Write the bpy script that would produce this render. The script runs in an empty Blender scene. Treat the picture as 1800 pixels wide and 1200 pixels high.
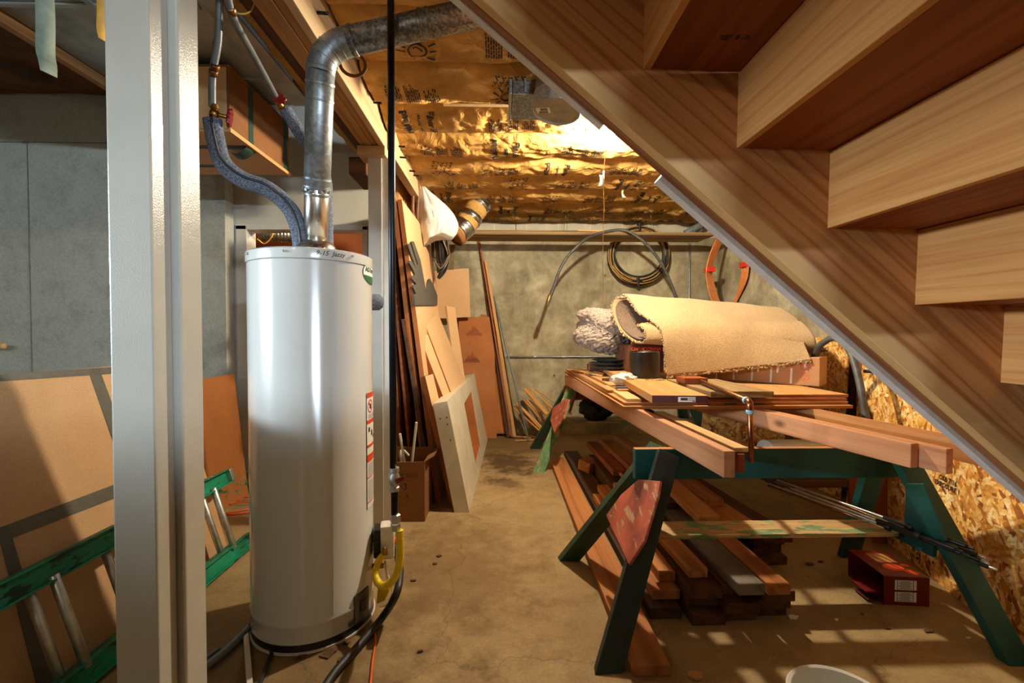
import bpy, bmesh, math, random
from mathutils import Vector, Matrix, Euler, noise
random.seed(7)
C = bpy.context.scene.collection
PI = math.pi
# ---------------------------------------------------------------- camera
CAM = Vector((0, 0, 1.29))
ROT = Euler((math.radians(90 - 1.217), 0, math.radians(-1.432)))
cd = bpy.data.cameras.new('camera'); cd.lens = 16; cd.sensor_width = 36; cd.clip_start = 0.02
co = bpy.data.objects.new('camera', cd); C.objects.link(co)
co.location = CAM; co.rotation_euler = ROT
bpy.context.scene.camera = co
RM = ROT.to_matrix()
def ray(px, py): return RM @ Vector(((px - 900) / 800, (600 - py) / 800, -1))
def V(px, py, Y):
    d = ray(px, py); return CAM + d * (Y / d.y)
def F(px, py, z=0.0):
    d = ray(px, py); return CAM + d * ((z - CAM.z) / d.z)
def PX(px, py, X):
    d = ray(px, py); return CAM + d * (X / d.x)
def P(px, py, p0, n):
    d = ray(px, py); return CAM + d * ((Vector(p0) - CAM).dot(n) / d.dot(n))
# ---------------------------------------------------------------- objects
WM = {}
def tag(o, label=None, cat=None, group=None, kind=None):
    if label: o['label'] = label
    if cat: o['category'] = cat
    if group: o['group'] = group
    if kind: o['kind'] = kind
    return o
def reg(o, M, parent=None):
    C.objects.link(o)
    WM[o.name] = M
    if parent:
        o.parent = parent
        o.matrix_local = WM[parent.name].inverted() @ M
    else:
        o.matrix_world = M
    return o
def thing(name, loc, label, cat, group=None, rz=0):
    o = bpy.data.objects.new(name, None); o.empty_display_size = .05
    reg(o, Matrix.Translation(Vector(loc)) @ Matrix.Rotation(rz, 4, 'Z'))
    return tag(o, label, cat, group)
def obj(name, bm, m, parent=None, M=None, smooth=False, angle=None):
    me = bpy.data.meshes.new(name)
    bm.normal_update(); bm.to_mesh(me); bm.free()
    if smooth:
        for p in me.polygons: p.use_smooth = True
        if angle is not None and hasattr(me, 'set_sharp_from_angle'):
            me.set_sharp_from_angle(angle=math.radians(angle))
    for k in (m if isinstance(m, (list, tuple)) else [m]): me.materials.append(k)
    o = bpy.data.objects.new(name, me)
    if M is None:      # mesh given in world coordinates: recentre on its middle
        c = Vector((0, 0, 0))
        if len(me.vertices):
            xs = [v.co for v in me.vertices]
            c = Vector([(min(v[i] for v in xs) + max(v[i] for v in xs)) / 2 for i in range(3)])
            me.transform(Matrix.Translation(-c))
        M = Matrix.Translation(c)
    return reg(o, M, parent)
def frame(x, up):
    x = Vector(x).normalized(); up = Vector(up)
    z = (up - x * up.dot(x))
    if z.length < 1e-6: z = Vector((0, 1, 0)) - x * x.y
    z.normalize(); y = z.cross(x)
    return x, y, z
def fmat(o, x, up):
    x, y, z = frame(x, up)
    return Matrix(((x.x, y.x, z.x, o[0]), (x.y, y.y, z.y, o[1]), (x.z, y.z, z.z, o[2]), (0, 0, 0, 1)))
def boxbm(sx, sy, sz, bev=.003, bm=None, c=(0, 0, 0)):
    b = bmesh.new()
    bmesh.ops.create_cube(b, size=1)
    for v in b.verts: v.co = Vector((v.co.x * sx + c[0], v.co.y * sy + c[1], v.co.z * sz + c[2]))
    if bev: bmesh.ops.bevel(b, geom=b.edges[:], offset=min(bev, .3 * min(sx, sy, sz)), segments=2, affect='EDGES', profile=.6)
    if bm is None: return b
    me = bpy.data.meshes.new('t'); b.to_mesh(me); b.free(); bm.from_mesh(me); bpy.data.meshes.remove(me)
    return bm
def plank(name, p0, p1, w, t, m, parent=None, up=(0, 0, 1), bev=.003, base=False, warp=0):
    """board with its length from p0 to p1, w across, t along up; base=True: p0/p1 on its underside"""
    p0 = Vector(p0); p1 = Vector(p1); L = (p1 - p0).length
    x, y, z = frame(p1 - p0, up)
    c = (p0 + p1) / 2 + (z * t / 2 if base else Vector((0, 0, 0)))
    bm = boxbm(L, w, t, bev)
    return obj(name, bm, m, parent, fmat(c, x, z))
def box(name, x0, x1, y0, y1, z0, z1, m, parent=None, bev=.003, long=None):
    s = (x1 - x0, y1 - y0, z1 - z0); c = ((x0 + x1) / 2, (y0 + y1) / 2, (z0 + z1) / 2)
    ax = long if long is not None else 0
    if ax == 0: return obj(name, boxbm(*s, bev), m, parent, Matrix.Translation(c))
    if ax == 1: return obj(name, boxbm(s[1], s[0], s[2], bev), m, parent, fmat(c, (0, 1, 0), (0, 0, 1)))
    return obj(name, boxbm(s[2], s[1], s[0], bev), m, parent, fmat(c, (0, 0, 1), (1, 0, 0)))
def prism(name, pts, th, m, parent=None, bev=.002, holes=None, ax=None):
    """polygon pts (world) extruded by vector th; ax: long axis for the grain"""
    pts = [Vector(p) for p in pts]; th = Vector(th)
    c = sum(pts, Vector((0, 0, 0))) / len(pts) + th / 2
    x = Vector(ax) if ax is not None else (pts[1] - pts[0])
    M = fmat(c, x, th); Mi = M.inverted()
    bm = bmesh.new()
    def loop(ps): 
        vs = [bm.verts.new(Mi @ p) for p in ps]
        return vs, [bm.edges.new((vs[i], vs[(i + 1) % len(vs)])) for i in range(len(vs))]
    vs, es = loop(pts)
    if holes:
        for h in holes: es += loop([Vector(p) for p in h])[1]
        bmesh.ops.triangle_fill(bm, use_beauty=True, use_dissolve=False, edges=es)
    else:
        bm.faces.new(vs)
    r = bmesh.ops.extrude_face_region(bm, geom=bm.faces[:])
    d = Mi.to_3x3() @ th
    for g in r['geom']:
        if isinstance(g, bmesh.types.BMVert): g.co += d
    bmesh.ops.recalc_face_normals(bm, faces=bm.faces[:])
    if bev and not holes:
        try: bmesh.ops.bevel(bm, geom=[e for e in bm.edges if len(e.link_faces) == 2 and e.calc_face_angle(0) > .5], offset=bev, segments=1, affect='EDGES')
        except Exception: pass
    return obj(name, bm, m, parent, M)
def crom(pts, n=8, closed=False):
    pts = [Vector(p) for p in pts]
    if len(pts) < 3 and not closed:
        return [pts[0].lerp(pts[-1], i / n) for i in range(n + 1)]
    out = []; N = len(pts)
    for i in range(N if closed else N - 1):
        a = pts[(i - 1) % N] if (closed or i > 0) else pts[0] * 2 - pts[1]
        b = pts[i]; c = pts[(i + 1) % N]
        d = pts[(i + 2) % N] if (closed or i < N - 2) else pts[-1] * 2 - pts[-2]
        for k in range(n):
            t = k / n
            out.append(.5 * ((2 * b) + (c - a) * t + (2 * a - 5 * b + 4 * c - d) * t * t + (3 * b - a - 3 * c + d) * t ** 3))
    if not closed: out.append(pts[-1])
    return out
def tubebm(pts, r, n=14, closed=False, bm=None, cap=True, rf=None):
    bm = bm or bmesh.new()
    N = len(pts); rings = []
    T = []
    for i in range(N):
        a = pts[(i - 1) % N] if (closed or i > 0) else pts[i]
        b = pts[(i + 1) % N] if (closed or i < N - 1) else pts[i]
        T.append((b - a).normalized())
    up = Vector((0, 0, 1)) if abs(T[0].z) < .9 else Vector((1, 0, 0))
    u = (up - T[0] * up.dot(T[0])).normalized()
    for i in range(N):
        u = (u - T[i] * u.dot(T[i]))
        u = u.normalized() if u.length > 1e-6 else Vector((1, 0, 0))
        v = T[i].cross(u)
        rr = rf(i / (N - 1)) if rf else r
        rings.append([bm.verts.new(pts[i] + (u * math.cos(2 * PI * k / n) + v * math.sin(2 * PI * k / n)) * rr) for k in range(n)])
    for i in range(N if closed else N - 1):
        A = rings[i]; B = rings[(i + 1) % N]
        for k in range(n):
            bm.faces.new((A[k], A[(k + 1) % n], B[(k + 1) % n], B[k]))
    if cap and not closed:
        bm.faces.new(rings[0][::-1]); bm.faces.new(rings[-1])
    return bm
def tube(name, pts, r, m, parent=None, n=14, seg=8, closed=False, smooth=True, rf=None):
    q = crom(pts, seg, closed) if smooth else [Vector(p) for p in pts]
    return obj(name, tubebm(q, r, n, closed, rf=rf), m, parent, smooth=True, angle=50)
def lathebm(prof, n=48, bm=None, M=None):
    bm = bm or bmesh.new(); rings = []
    for (r, z) in prof:
        if r < 1e-5: rings.append([bm.verts.new((0, 0, z))])
        else: rings.append([bm.verts.new((r * math.cos(2 * PI * k / n), r * math.sin(2 * PI * k / n), z)) for k in range(n)])
    for A, B in zip(rings, rings[1:]):
        for k in range(n):
            k2 = (k + 1) % n
            if len(A) == 1 and len(B) == 1: continue
            if len(A) == 1: bm.faces.new((A[0], B[k2], B[k]))
            elif len(B) == 1: bm.faces.new((A[k], A[k2], B[0]))
            else: bm.faces.new((A[k], A[k2], B[k2], B[k]))
    bmesh.ops.recalc_face_normals(bm, faces=bm.faces[:])
    if M is not None: bmesh.ops.transform(bm, matrix=M, verts=bm.verts[:])
    return bm
def lathe(name, prof, c, m, parent=None, axis=(0, 0, 1), n=48, angle=40):
    z = Vector(axis).normalized(); x = Vector((1, 0, 0)) if abs(z.x) < .9 else Vector((0, 1, 0))
    return obj(name, lathebm(prof, n), m, parent, fmat(c, x - z * x.dot(z), z), smooth=True, angle=angle)
def cyl(name, a, b, r, m, parent=None, n=20, bev=.0):
    a = Vector(a); b = Vector(b); L = (b - a).length
    e = min(r * .15, L * .2, .003)
    return lathe(name, [(0, 0), (r - e, 0), (r, e), (r, L - e), (r - e, L), (0, L)], a, m, parent, b - a, n, 60)
def sheet(name, rows, m, parent=None, thick=0, smooth=True, disp=None):
    """surface through a grid of points"""
    bm = bmesh.new(); g = [[bm.verts.new(p) for p in r] for r in rows]
    for i in range(len(g) - 1):
        for j in range(len(g[0]) - 1):
            bm.faces.new((g[i][j], g[i][j + 1], g[i + 1][j + 1], g[i + 1][j]))
    o = obj(name, bm, m, parent, smooth=smooth)
    if thick:
        s = o.modifiers.new('solid', 'SOLIDIFY'); s.thickness = thick; s.offset = 0
    return o
_dg = None
def textbm(body, size, bm=None, M=None, bold=0.0, spacing=1.0):
    cu = bpy.data.curves.new('t', 'FONT'); cu.body = body; cu.size = size
    cu.align_x = 'CENTER'; cu.align_y = 'CENTER'; cu.resolution_u = 2; cu.offset = bold; cu.space_line = spacing
    o = bpy.data.objects.new('t', cu); C.objects.link(o)
    dg = bpy.context.evaluated_depsgraph_get()
    me = bpy.data.meshes.new_from_object(o.evaluated_get(dg))
    if M is not None: me.transform(M)
    bm = bm or bmesh.new(); bm.from_mesh(me)
    bpy.data.meshes.remove(me); bpy.data.objects.remove(o); bpy.data.curves.remove(cu)
    return bm
def quadbm(bm, pts):
    bm.faces.new([bm.verts.new(p) for p in pts]); return bm
# ---------------------------------------------------------------- materials
def lin(c):
    def f(v):
        v /= 255.0
        return v / 12.92 if v <= .04045 else ((v + .055) / 1.055) ** 2.4
    return (f(c[0]), f(c[1]), f(c[2]), 1)
class NT:
    def __init__(s, name):
        s.m = bpy.data.materials.new(name); s.m.use_nodes = True
        s.t = s.m.node_tree; s.b = s.t.nodes['Principled BSDF']
    def n(s, typ, **kw):
        o = s.t.nodes.new(typ)
        for k, v in kw.items():
            if k.startswith('_'): setattr(o, k[1:], v)
            else: o.inputs[k.replace('~', ' ')].default_value = v
        return o
    def l(s, a, b): s.t.links.new(a, b)
    def ramp(s, fac, stops, interp='LINEAR'):
        r = s.t.nodes.new('ShaderNodeValToRGB'); r.color_ramp.interpolation = interp
        e = r.color_ramp.elements
        while len(e) < len(stops): e.new(.5)
        for i, (p, c) in enumerate(stops):
            e[i].position = p; e[i].color = c if len(c) == 4 else lin(c)
        s.l(fac, r.inputs[0]); return r.outputs[0]
    def coord(s, kind='Object', scale=(1, 1, 1), rnd=True, rot=(0, 0, 0)):
        tc = s.n('ShaderNodeTexCoord'); out = tc.outputs[kind]
        if rnd:
            oi = s.n('ShaderNodeObjectInfo'); mu = s.n('ShaderNodeVectorMath', _operation='SCALE'); mu.inputs[0].default_value = (37.1, 17.3, 53.7)
            s.l(oi.outputs['Random'], mu.inputs['Scale'])
            ad = s.n('ShaderNodeVectorMath', _operation='ADD'); s.l(out, ad.inputs[0]); s.l(mu.outputs[0], ad.inputs[1]); out = ad.outputs[0]
        mp = s.n('ShaderNodeMapping'); mp.inputs['Scale'].default_value = scale; mp.inputs['Rotation'].default_value = rot
        s.l(out, mp.inputs[0]); return mp.outputs[0]
    def noise(s, vec, scale=5, detail=4, rough=.5, dist=0):
        o = s.n('ShaderNodeTexNoise', Scale=scale, Detail=detail, Roughness=rough, Distortion=dist)
        s.l(vec, o.inputs['Vector']); return o.outputs[0]
    def mix(s, fac, a, b, mode='MIX'):
        o = s.t.nodes.new('ShaderNodeMix'); o.data_type = 'RGBA'; o.blend_type = mode
        for sock, v in ((0, fac), (6, a), (7, b)):
            if hasattr(v, 'links') or isinstance(v, bpy.types.NodeSocket): s.l(v, o.inputs[sock])
            elif sock == 0: o.inputs[0].default_value = v
            else: o.inputs[sock].default_value = v if len(v) == 4 else lin(v)
        return o.outputs[2]
    def math(s, op, a, b=None, clamp=False):
        o = s.t.nodes.new('ShaderNodeMath'); o.operation = op; o.use_clamp = clamp
        for i, v in enumerate((a, b)):
            if v is None: continue
            if isinstance(v, bpy.types.NodeSocket): s.l(v, o.inputs[i])
            else: o.inputs[i].default_value = v
        return o.outputs[0]
    def bump(s, h, strength=.2, dist=.01):
        o = s.n('ShaderNodeBump', Strength=strength, Distance=dist); s.l(h, o.inputs['Height']); s.l(o.outputs[0], s.b.inputs['Normal'])
    def col(s, c):
        if isinstance(c, bpy.types.NodeSocket): s.l(c, s.b.inputs['Base Color'])
        else: s.b.inputs['Base Color'].default_value = c if len(c) == 4 else lin(c)
    def set(s, **kw):
        for k, v in kw.items(): s.b.inputs[k.replace('_', ' ')].default_value = v
        return s
def plain(name, c, rough=.5, metal=0, var=.12, scale=12, bump=0, bscale=60, coat=0, spec=.5):
    t = NT(name); v = t.coord()
    n = t.noise(v, scale, 5, .6)
    d = tuple(x * (1 - var) for x in c); u = tuple(min(255, x * (1 + var)) for x in c)
    t.col(t.ramp(n, [(.3, d), (.7, u)])); t.set(Roughness=rough, Metallic=metal)
    t.b.inputs['Specular IOR Level'].default_value = spec
    t.b.inputs['Coat Weight'].default_value = coat
    if bump: t.bump(t.noise(v, bscale, 3, .6), bump, .004)
    return t.m
def wood(name, dark, light, rings=22, rough=.6, contrast=1.0, knots=True, streak=None):
    t = NT(name)
    v = t.coord(scale=(.55, 1, 1))
    warp = t.noise(v, 2.2, 2, .5)
    wv = t.n('ShaderNodeVectorMath', _operation='MULTIPLY_ADD'); t.l(warp, wv.inputs[0]); wv.inputs[1].default_value = (0, .035, .035); t.l(v, wv.inputs[2])
    # growth rings: distance from a far-off pith line, banded
    sp = t.n('ShaderNodeMapping'); sp.inputs['Scale'].default_value = (.05, 1, 1); t.l(wv.outputs[0], sp.inputs[0])
    g = t.n('ShaderNodeTexNoise', Scale=rings * .55, Detail=1.5, Roughness=.4, Distortion=.12); t.l(sp.outputs[0], g.inputs['Vector'])
    tri = t.math('PINGPONG', t.math('MULTIPLY', g.outputs[0], 7.0), 1.0)
    tri = t.math('POWER', tri, 1.6)
    fine = t.noise(t.coord(scale=(3, 130, 130)), 1, 3, .6)
    big = t.noise(t.coord(scale=(.5, 3, 3)), 1.3, 3, .5)
    mid = tuple((a + b) / 2 for a, b in zip(dark, light))
    lo = tuple(m + (d - m) * contrast for m, d in zip(mid, dark)); hi = tuple(min(255, m + (d - m) * contrast) for m, d in zip(mid, light))
    c = t.ramp(tri, [(0, hi), (.55, tuple((a * .4 + b * .6) for a, b in zip(lo, hi))), (1, lo)])
    c = t.mix(.35, c, t.ramp(fine, [(.3, tuple(x * .78 for x in mid)), (.7, tuple(min(255, x * 1.12) for x in mid))]))
    c = t.mix(.5, c, t.ramp(big, [(.3, (205, 190, 172)), (.7, (255, 255, 255))]), 'MULTIPLY')
    if knots:
        vo = t.n('ShaderNodeTexVoronoi', Scale=1.9); t.l(t.coord(scale=(1.0, 2.0, 2.0)), vo.inputs['Vector'])
        k = t.ramp(vo.outputs['Distance'], [(.03, (255, 255, 255)), (.1, (0, 0, 0))])
        c = t.mix(t.math('MULTIPLY', k, .75), c, tuple(x * .42 for x in dark))
    if streak: c = t.mix(t.math('MULTIPLY', t.ramp(t.noise(t.coord(scale=(2, 8, 8)), 2, 4, .6), [(.5, (0, 0, 0)), (.62, (255, 255, 255))]), .8), c, streak)
    oi = t.n('ShaderNodeObjectInfo')
    c = t.mix(.3, c, t.ramp(oi.outputs['Random'], [(0, (200, 186, 172)), (1, (255, 255, 250))]), 'MULTIPLY')
    t.col(c); t.set(Roughness=rough); t.b.inputs['Specular IOR Level'].default_value = .3
    t.bump(fine, .12, .003)
    return t.m
def painted(name, c, under, amount=.5, rough=.55, c2=None):
    """old paint worn through to the wood in patches along the board"""
    t = NT(name)
    m = t.noise(t.coord(scale=(3, 9, 9)), 2.2, 6, .65)
    mask = t.ramp(m, [(amount, (0, 0, 0)), (amount + .05, (255, 255, 255))])
    fine = t.noise(t.coord(scale=(4, 90, 90)), 1, 3, .6)
    pc = t.ramp(t.noise(t.coord(), 6, 4), [(.3, tuple(x * .7 for x in c)), (.7, c2 or tuple(min(255, x * 1.15) for x in c))])
    uc = t.ramp(fine, [(.3, tuple(x * .7 for x in under)), (.7, under)])
    t.col(t.mix(mask, pc, uc)); t.set(Roughness=rough); t.bump(fine, .2, .003)
    return t.m
def board(name, c, c2=None, rough=.7, scale=180, speck=.5):
    """mdf / hardboard / cardboard: even with fine fibre"""
    t = NT(name); v = t.coord()
    a = t.noise(v, scale, 3, .7); b = t.noise(v, 3, 4, .6)
    d = tuple(x * .82 for x in c)
    col = t.mix(speck, c, t.ramp(a, [(.35, d), (.65, tuple(min(255, x * 1.1) for x in c))]))
    col = t.mix(.55, col, t.ramp(b, [(.3, c2 or tuple(x * .72 for x in c)), (.65, c)]))
    t.col(col); t.set(Roughness=rough); t.b.inputs['Specular IOR Level'].default_value = .3
    return t.m
def osb(name, tone=1.0):
    t = NT(name)
    cs = [None] * 3; fac = None
    outs = []
    for i, (rz, sc) in enumerate((((.4, .3, .35), (1, 1, 1)), ((.2, .9, 1.5), (1, 1, 1)), ((.7, .5, 2.5), (1, 1, 1)))):
        v = t.coord(rot=rz); dn = t.n('ShaderNodeTexNoise', Scale=5, Detail=2); t.l(v, dn.inputs['Vector'])
        ad = t.n('ShaderNodeVectorMath', _operation='MULTIPLY_ADD'); t.l(dn.outputs['Color'], ad.inputs[0]); ad.inputs[1].default_value = (.03, .03, .03); t.l(v, ad.inputs[2])
        mp = t.n('ShaderNodeMapping'); mp.inputs['Scale'].default_value = (17, 62, 42); t.l(ad.outputs[0], mp.inputs[0])
        vo = t.n('ShaderNodeTexVoronoi', Scale=1.0, Randomness=1.0); t.l(mp.outputs[0], vo.inputs['Vector'])
        outs.append(vo)
    def flake(vo):
        s = t.n('ShaderNodeSeparateColor'); t.l(vo.outputs['Color'], s.inputs[0])
        k = lambda *c: tuple(x * tone for x in c)
        return t.ramp(s.outputs[0], [(0, k(120, 62, 18)), (.12, k(186, 112, 38)), (.4, k(220, 158, 70)), (.7, k(236, 190, 108)), (1, k(248, 220, 160))]), s.outputs[1]
    c0, r0 = flake(outs[0]); c1, r1 = flake(outs[1]); c2, r2 = flake(outs[2])
    g = lambda x: t.math('GREATER_THAN', x, .5)
    c = t.mix(g(r1), c0, c1); c = t.mix(t.math('GREATER_THAN', r2, .6), c, c2)
    e = t.ramp(outs[0].outputs['Distance'], [(.45, (255, 255, 255)), (.95, (120, 85, 50))])
    c = t.mix(.45, c, e, 'MULTIPLY')
    t.col(c); t.set(Roughness=.6); t.bump(outs[1].outputs['Distance'], .25, .003)
    return t.m
def concrete(name, base, dark, light, streak=False, rough=.85, extra=None, bump=.15):
    t = NT(name); v = t.n('ShaderNodeNewGeometry').outputs['Position']
    a = t.noise(v, 1.1, 6, .6, .4); b = t.noise(v, 6, 6, .65); f = t.noise(v, 70, 4, .7)
    c = t.ramp(a, [(.3, dark), (.5, base), (.72, light)])
    c = t.mix(.5, c, t.ramp(b, [(.28, tuple(x * .72 for x in dark)), (.5, base), (.75, light)]))
    c = t.mix(.3, c, t.ramp(f, [(.3, tuple(x * .6 for x in base)), (.6, tuple(min(255, x * 1.08) for x in base))]))
    if streak:
        mpp = t.n('ShaderNodeMapping'); mpp.inputs['Scale'].default_value = (6, 6, 1.0); t.l(v, mpp.inputs[0])
        s = t.noise(mpp.outputs[0], 1.2, 6, .7)
        c = t.mix(.42, c, t.ramp(s, [(.3, tuple(x * .7 for x in dark)), (.5, base), (.7, tuple(min(255, x * 1.1) for x in light))]))
        mot = t.noise(v, 2.6, 7, .7, .3)
        c = t.mix(.55, c, t.ramp(mot, [(.32, tuple(x * .72 for x in dark)), (.5, base), (.66, tuple(min(255, x * 1.14) for x in light))]))
        pit = t.n('ShaderNodeTexVoronoi', Scale=7); t.l(v, pit.inputs['Vector'])
        c = t.mix(t.ramp(pit.outputs['Distance'], [(.03, (160, 160, 160)), (.07, (0, 0, 0))]), c, tuple(x * .55 for x in dark))
    if extra: c = extra(t, v, c)
    t.col(c); t.set(Roughness=rough); t.b.inputs['Specular IOR Level'].default_value = .3
    t.bump(f, bump, .004)
    return t.m
def metal(name, c, rough=.35, var=.3, scale=40, spangle=False, mt=1.0):
    t = NT(name); v = t.coord()
    if spangle:
        vo = t.n('ShaderNodeTexVoronoi', Scale=scale); t.l(v, vo.inputs['Vector']); s = t.n('ShaderNodeSeparateColor'); t.l(vo.outputs['Color'], s.inputs[0]); n = s.outputs[0]
    else: n = t.noise(v, scale, 4, .6)
    t.col(t.ramp(n, [(.2, tuple(x * (1 - var) for x in c)), (.8, tuple(min(255, x * (1 + var * .5)) for x in c))]))
    t.l(t.ramp(t.noise(v, 14, 4), [(.3, (rough * .85,) * 3 + (1,)), (.7, (min(1, rough * 1.2),) * 3 + (1,))]), t.b.inputs['Roughness'])
    t.set(Metallic=mt); return t.m
def emit(name, c, s):
    t = NT(name); t.col((0, 0, 0, 1)); t.b.inputs['Emission Color'].default_value = c; t.b.inputs['Emission Strength'].default_value = s; return t.m

M = {}
M['fir'] = wood('fir_lumber', (154, 92, 46), (212, 154, 98), 20)
M['fir_pink'] = wood('pink_fir_lumber', (170, 106, 68), (218, 164, 120), 20, contrast=.7)
M['pine'] = wood('pale_pine', (204, 158, 100), (240, 208, 150), 18, contrast=.8)
M['stringer'] = wood('stringer_fir', (160, 94, 48), (226, 166, 104), 40, .55, .95)
M['stringer_back'] = wood('stringer_backing_fir', (140, 84, 46), (190, 130, 82), 30, .55, .8)
def _sap(m):
    t = m.node_tree; b = t.nodes['Principled BSDF']; src = b.inputs['Base Color'].links[0].from_socket
    N = NT.__new__(NT); N.m = m; N.t = t; N.b = b
    s = N.n('ShaderNodeSeparateXYZ'); N.l(N.coord(rnd=False), s.inputs[0])
    y = N.math('ADD', s.outputs[1], N.math('MULTIPLY', N.noise(N.coord(scale=(.8, 3, 3)), 2, 3), .05))
    f = N.ramp(y, [(.222, (0, 0, 0)), (.236, (255, 255, 255))])
    N.col(N.mix(N.math('MULTIPLY', f, .6), src, (236, 196, 132)))
_sap(M['stringer'])
M['tread'] = wood('stair_tread_wood', (134, 66, 28), (176, 98, 46), 30, .55, .9)
M['riser'] = wood('stair_riser_pine', (208, 136, 74), (238, 180, 112), 36, .5, .75)
M['old_wood'] = wood('old_dark_wood', (66, 40, 22), (108, 70, 40), 20, .7)  # old wood; on the floor boards its darkness also carries their shade
M['dark_wood'] = wood('dark_brown_wood', (58, 38, 27), (88, 60, 42), 20, .7, knots=False)
M['beam'] = wood('beam_wood', (150, 104, 60), (204, 156, 102), 18, .7)
M['beam_side'] = wood('pale_beam_side', (196, 160, 116), (226, 196, 152), 16, .7, knots=False)
M['floor_lumber'] = wood('orange_lumber', (142, 84, 42), (194, 130, 74), 18, .65)
M['red_wood'] = wood('reddish_board', (128, 66, 36), (168, 94, 54), 22, .6, knots=False)
M['grey_wood'] = wood('weathered_grey_board', (104, 96, 86), (140, 130, 118), 18, .75, knots=False)
M['shelf_wood'] = wood('grey_brown_shelf_wood', (104, 82, 54), (166, 138, 96), 18, .75)
M['strip'] = wood('moulding_strip_wood', (178, 124, 66), (222, 172, 104), 14, .6, knots=False)
M['edge_brown'] = board('particle_board_edge', (170, 98, 46), (122, 68, 32), .8, 260, .9)
M['melamine'] = board('tan_melamine', (214, 172, 124), (200, 158, 112), .5, 60, .1)
M['mdf'] = board('tan_hardboard_carton', (204, 162, 116), (182, 138, 94), .75, 140, .6)
M['hardboard'] = board('orange_hardboard', (178, 112, 58), (150, 88, 42), .65, 120, .5)
M['plank_face'] = wood('shelf_plank_face', (178, 122, 66), (212, 160, 98), 9, .6, .6, knots=False)
M['ply'] = wood('plywood_face', (196, 142, 84), (226, 178, 116), 9, .6, .6, knots=False)
M['cardboard'] = board('cardboard', (178, 124, 74), (152, 104, 60), .8, 60, .25)
M['cardboard_d'] = board('brown_cardboard', (140, 92, 52), (112, 72, 40), .8, 60, .3)
M['cardboard_p'] = board('pinkish_cardboard', (188, 138, 92), (166, 116, 74), .75, 60, .2)
M['white_panel'] = plain('cream_painted_panel', (206, 196, 168), .45, 0, .05, 6, .05, 40)
M['post'] = plain('white_gloss_paint', (188, 184, 172), .26, 0, .02, 9, .22, 260, 0.3)
M['drywall'] = plain('painted_drywall', (206, 202, 188), .7, 0, .03, 4, .05, 120)
M['trim'] = plain('painted_trim', (212, 208, 196), .45, 0, .03, 6)
M['kraft'] = None
M['galv'] = metal('galvanised_duct', (150, 157, 160), .42, .10, 70, True, .75)
M['galv_d'] = metal('dull_flue_pipe', (136, 138, 138), .40, .25, 110, True, .8)
M['sheet_metal'] = metal('sheet_metal_panning', (176, 182, 180), .45, .3, 5, False, .55)
M['steel'] = metal('bright_steel', (222, 218, 210), .24, .06, 20)
M['alu'] = metal('aluminium_rung', (206, 206, 200), .45, .15, 30)
M['copper'] = metal('copper_pipe', (160, 100, 68), .3, .3, 30)
M['copper_old'] = metal('tarnished_copper', (136, 94, 60), .4, .35, 25)
M['patina'] = plain('blue_solder_patina', (130, 176, 186), .6, 0, .2, 40)
M['brass'] = metal('brass_fitting', (170, 128, 66), .35, .25, 40)
M['grey_pipe'] = plain('grey_painted_pipe', (98, 101, 101), .45, .3, .1, 20)
M['iron'] = plain('black_iron_pipe', (24, 25, 28), .32, .6, .2, 50)
M['foam'] = plain('dark_foam_insulation', (84, 90, 102), .95, 0, .55, 150, .6, 160)
M['enamel'] = plain('white_enamel_jacket', (204, 203, 196), .16, 0, .015, 3, 0, 1, .6)
M['black'] = plain('black_plastic', (20, 20, 22), .4, 0, .2, 30)
M['black_matte'] = plain('dark_grey_board', (70, 66, 58), .7, 0, .12, 30)
M['rubber'] = plain('black_rubber_hose', (30, 30, 31), .5, 0, .15, 30)
M['grey_hose'] = plain('worn_black_hose', (66, 66, 62), .5, 0, .25, 30)
M['grey_pvc'] = plain('grey_conduit', (112, 118, 120), .45, 0, .08, 20)
M['yellow'] = plain('yellow_gas_hose', (246, 208, 30), .38, 0, .06, 20)
M['orange_cord'] = plain('orange_cord', (226, 92, 28), .5, 0, .08, 20)
M['orange_cable'] = plain('orange_cable', (206, 128, 68), .5, 0, .08, 20)
M['cable_y'] = plain('yellow_cable_stripe', (206, 156, 66), .5, 0, .08, 20)
M['red_tape'] = plain('red_tape', (214, 50, 32), .4, 0, .05, 20)
M['green_tape'] = plain('dark_green_tape', (34, 62, 48), .5, 0, .1, 20)
M['pale_tape'] = plain('grey_green_tape_strip', (128, 140, 124), .6, 0, .1, 20)
M['tape'] = plain('dark_grey_tape', (92, 88, 76), .5, 0, .08, 30)
M['fibreglass'] = painted('green_fibreglass_rail', (18, 128, 92), (10, 62, 46), .56, .5)
M['teal'] = painted('teal_paint', (8, 76, 70), (40, 56, 50), .62, .5)
M['green_paint'] = painted('worn_green_paint', (78, 122, 72), (176, 148, 104), .51, .6)
M['dark_green'] = painted('dark_green_paint', (34, 66, 44), (70, 66, 40), .58, .6)
M['red_paint'] = painted('worn_red_paint', (176, 84, 62), (206, 160, 116), .55, .65)
M['worn_top'] = painted('worn_stretcher_top', (104, 134, 92), (206, 168, 112), .44, .65)
M['shaded_green'] = painted('shaded_green_leg', (26, 46, 36), (40, 36, 34), .55, .55)  # shade on the near left leg, painted in as near-black green
M['osb'] = osb('osb_panel'); M['osb_w'] = osb('pale_osb_panel', 1.02)
M['label'] = plain('white_label', (232, 230, 224), .4, 0, .02, 5)
M['print'] = plain('black_print', (30, 26, 22), .6, 0, .05, 20)
M['kraft_print'] = plain('faded_black_print', (34, 22, 10), .7, 0, .2, 60)
M['print_red'] = plain('red_orange_print', (214, 70, 30), .5, 0, .05, 20)
M['logo_green'] = plain('green_logo_print', (20, 92, 56), .4, 0, .05, 10)
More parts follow.
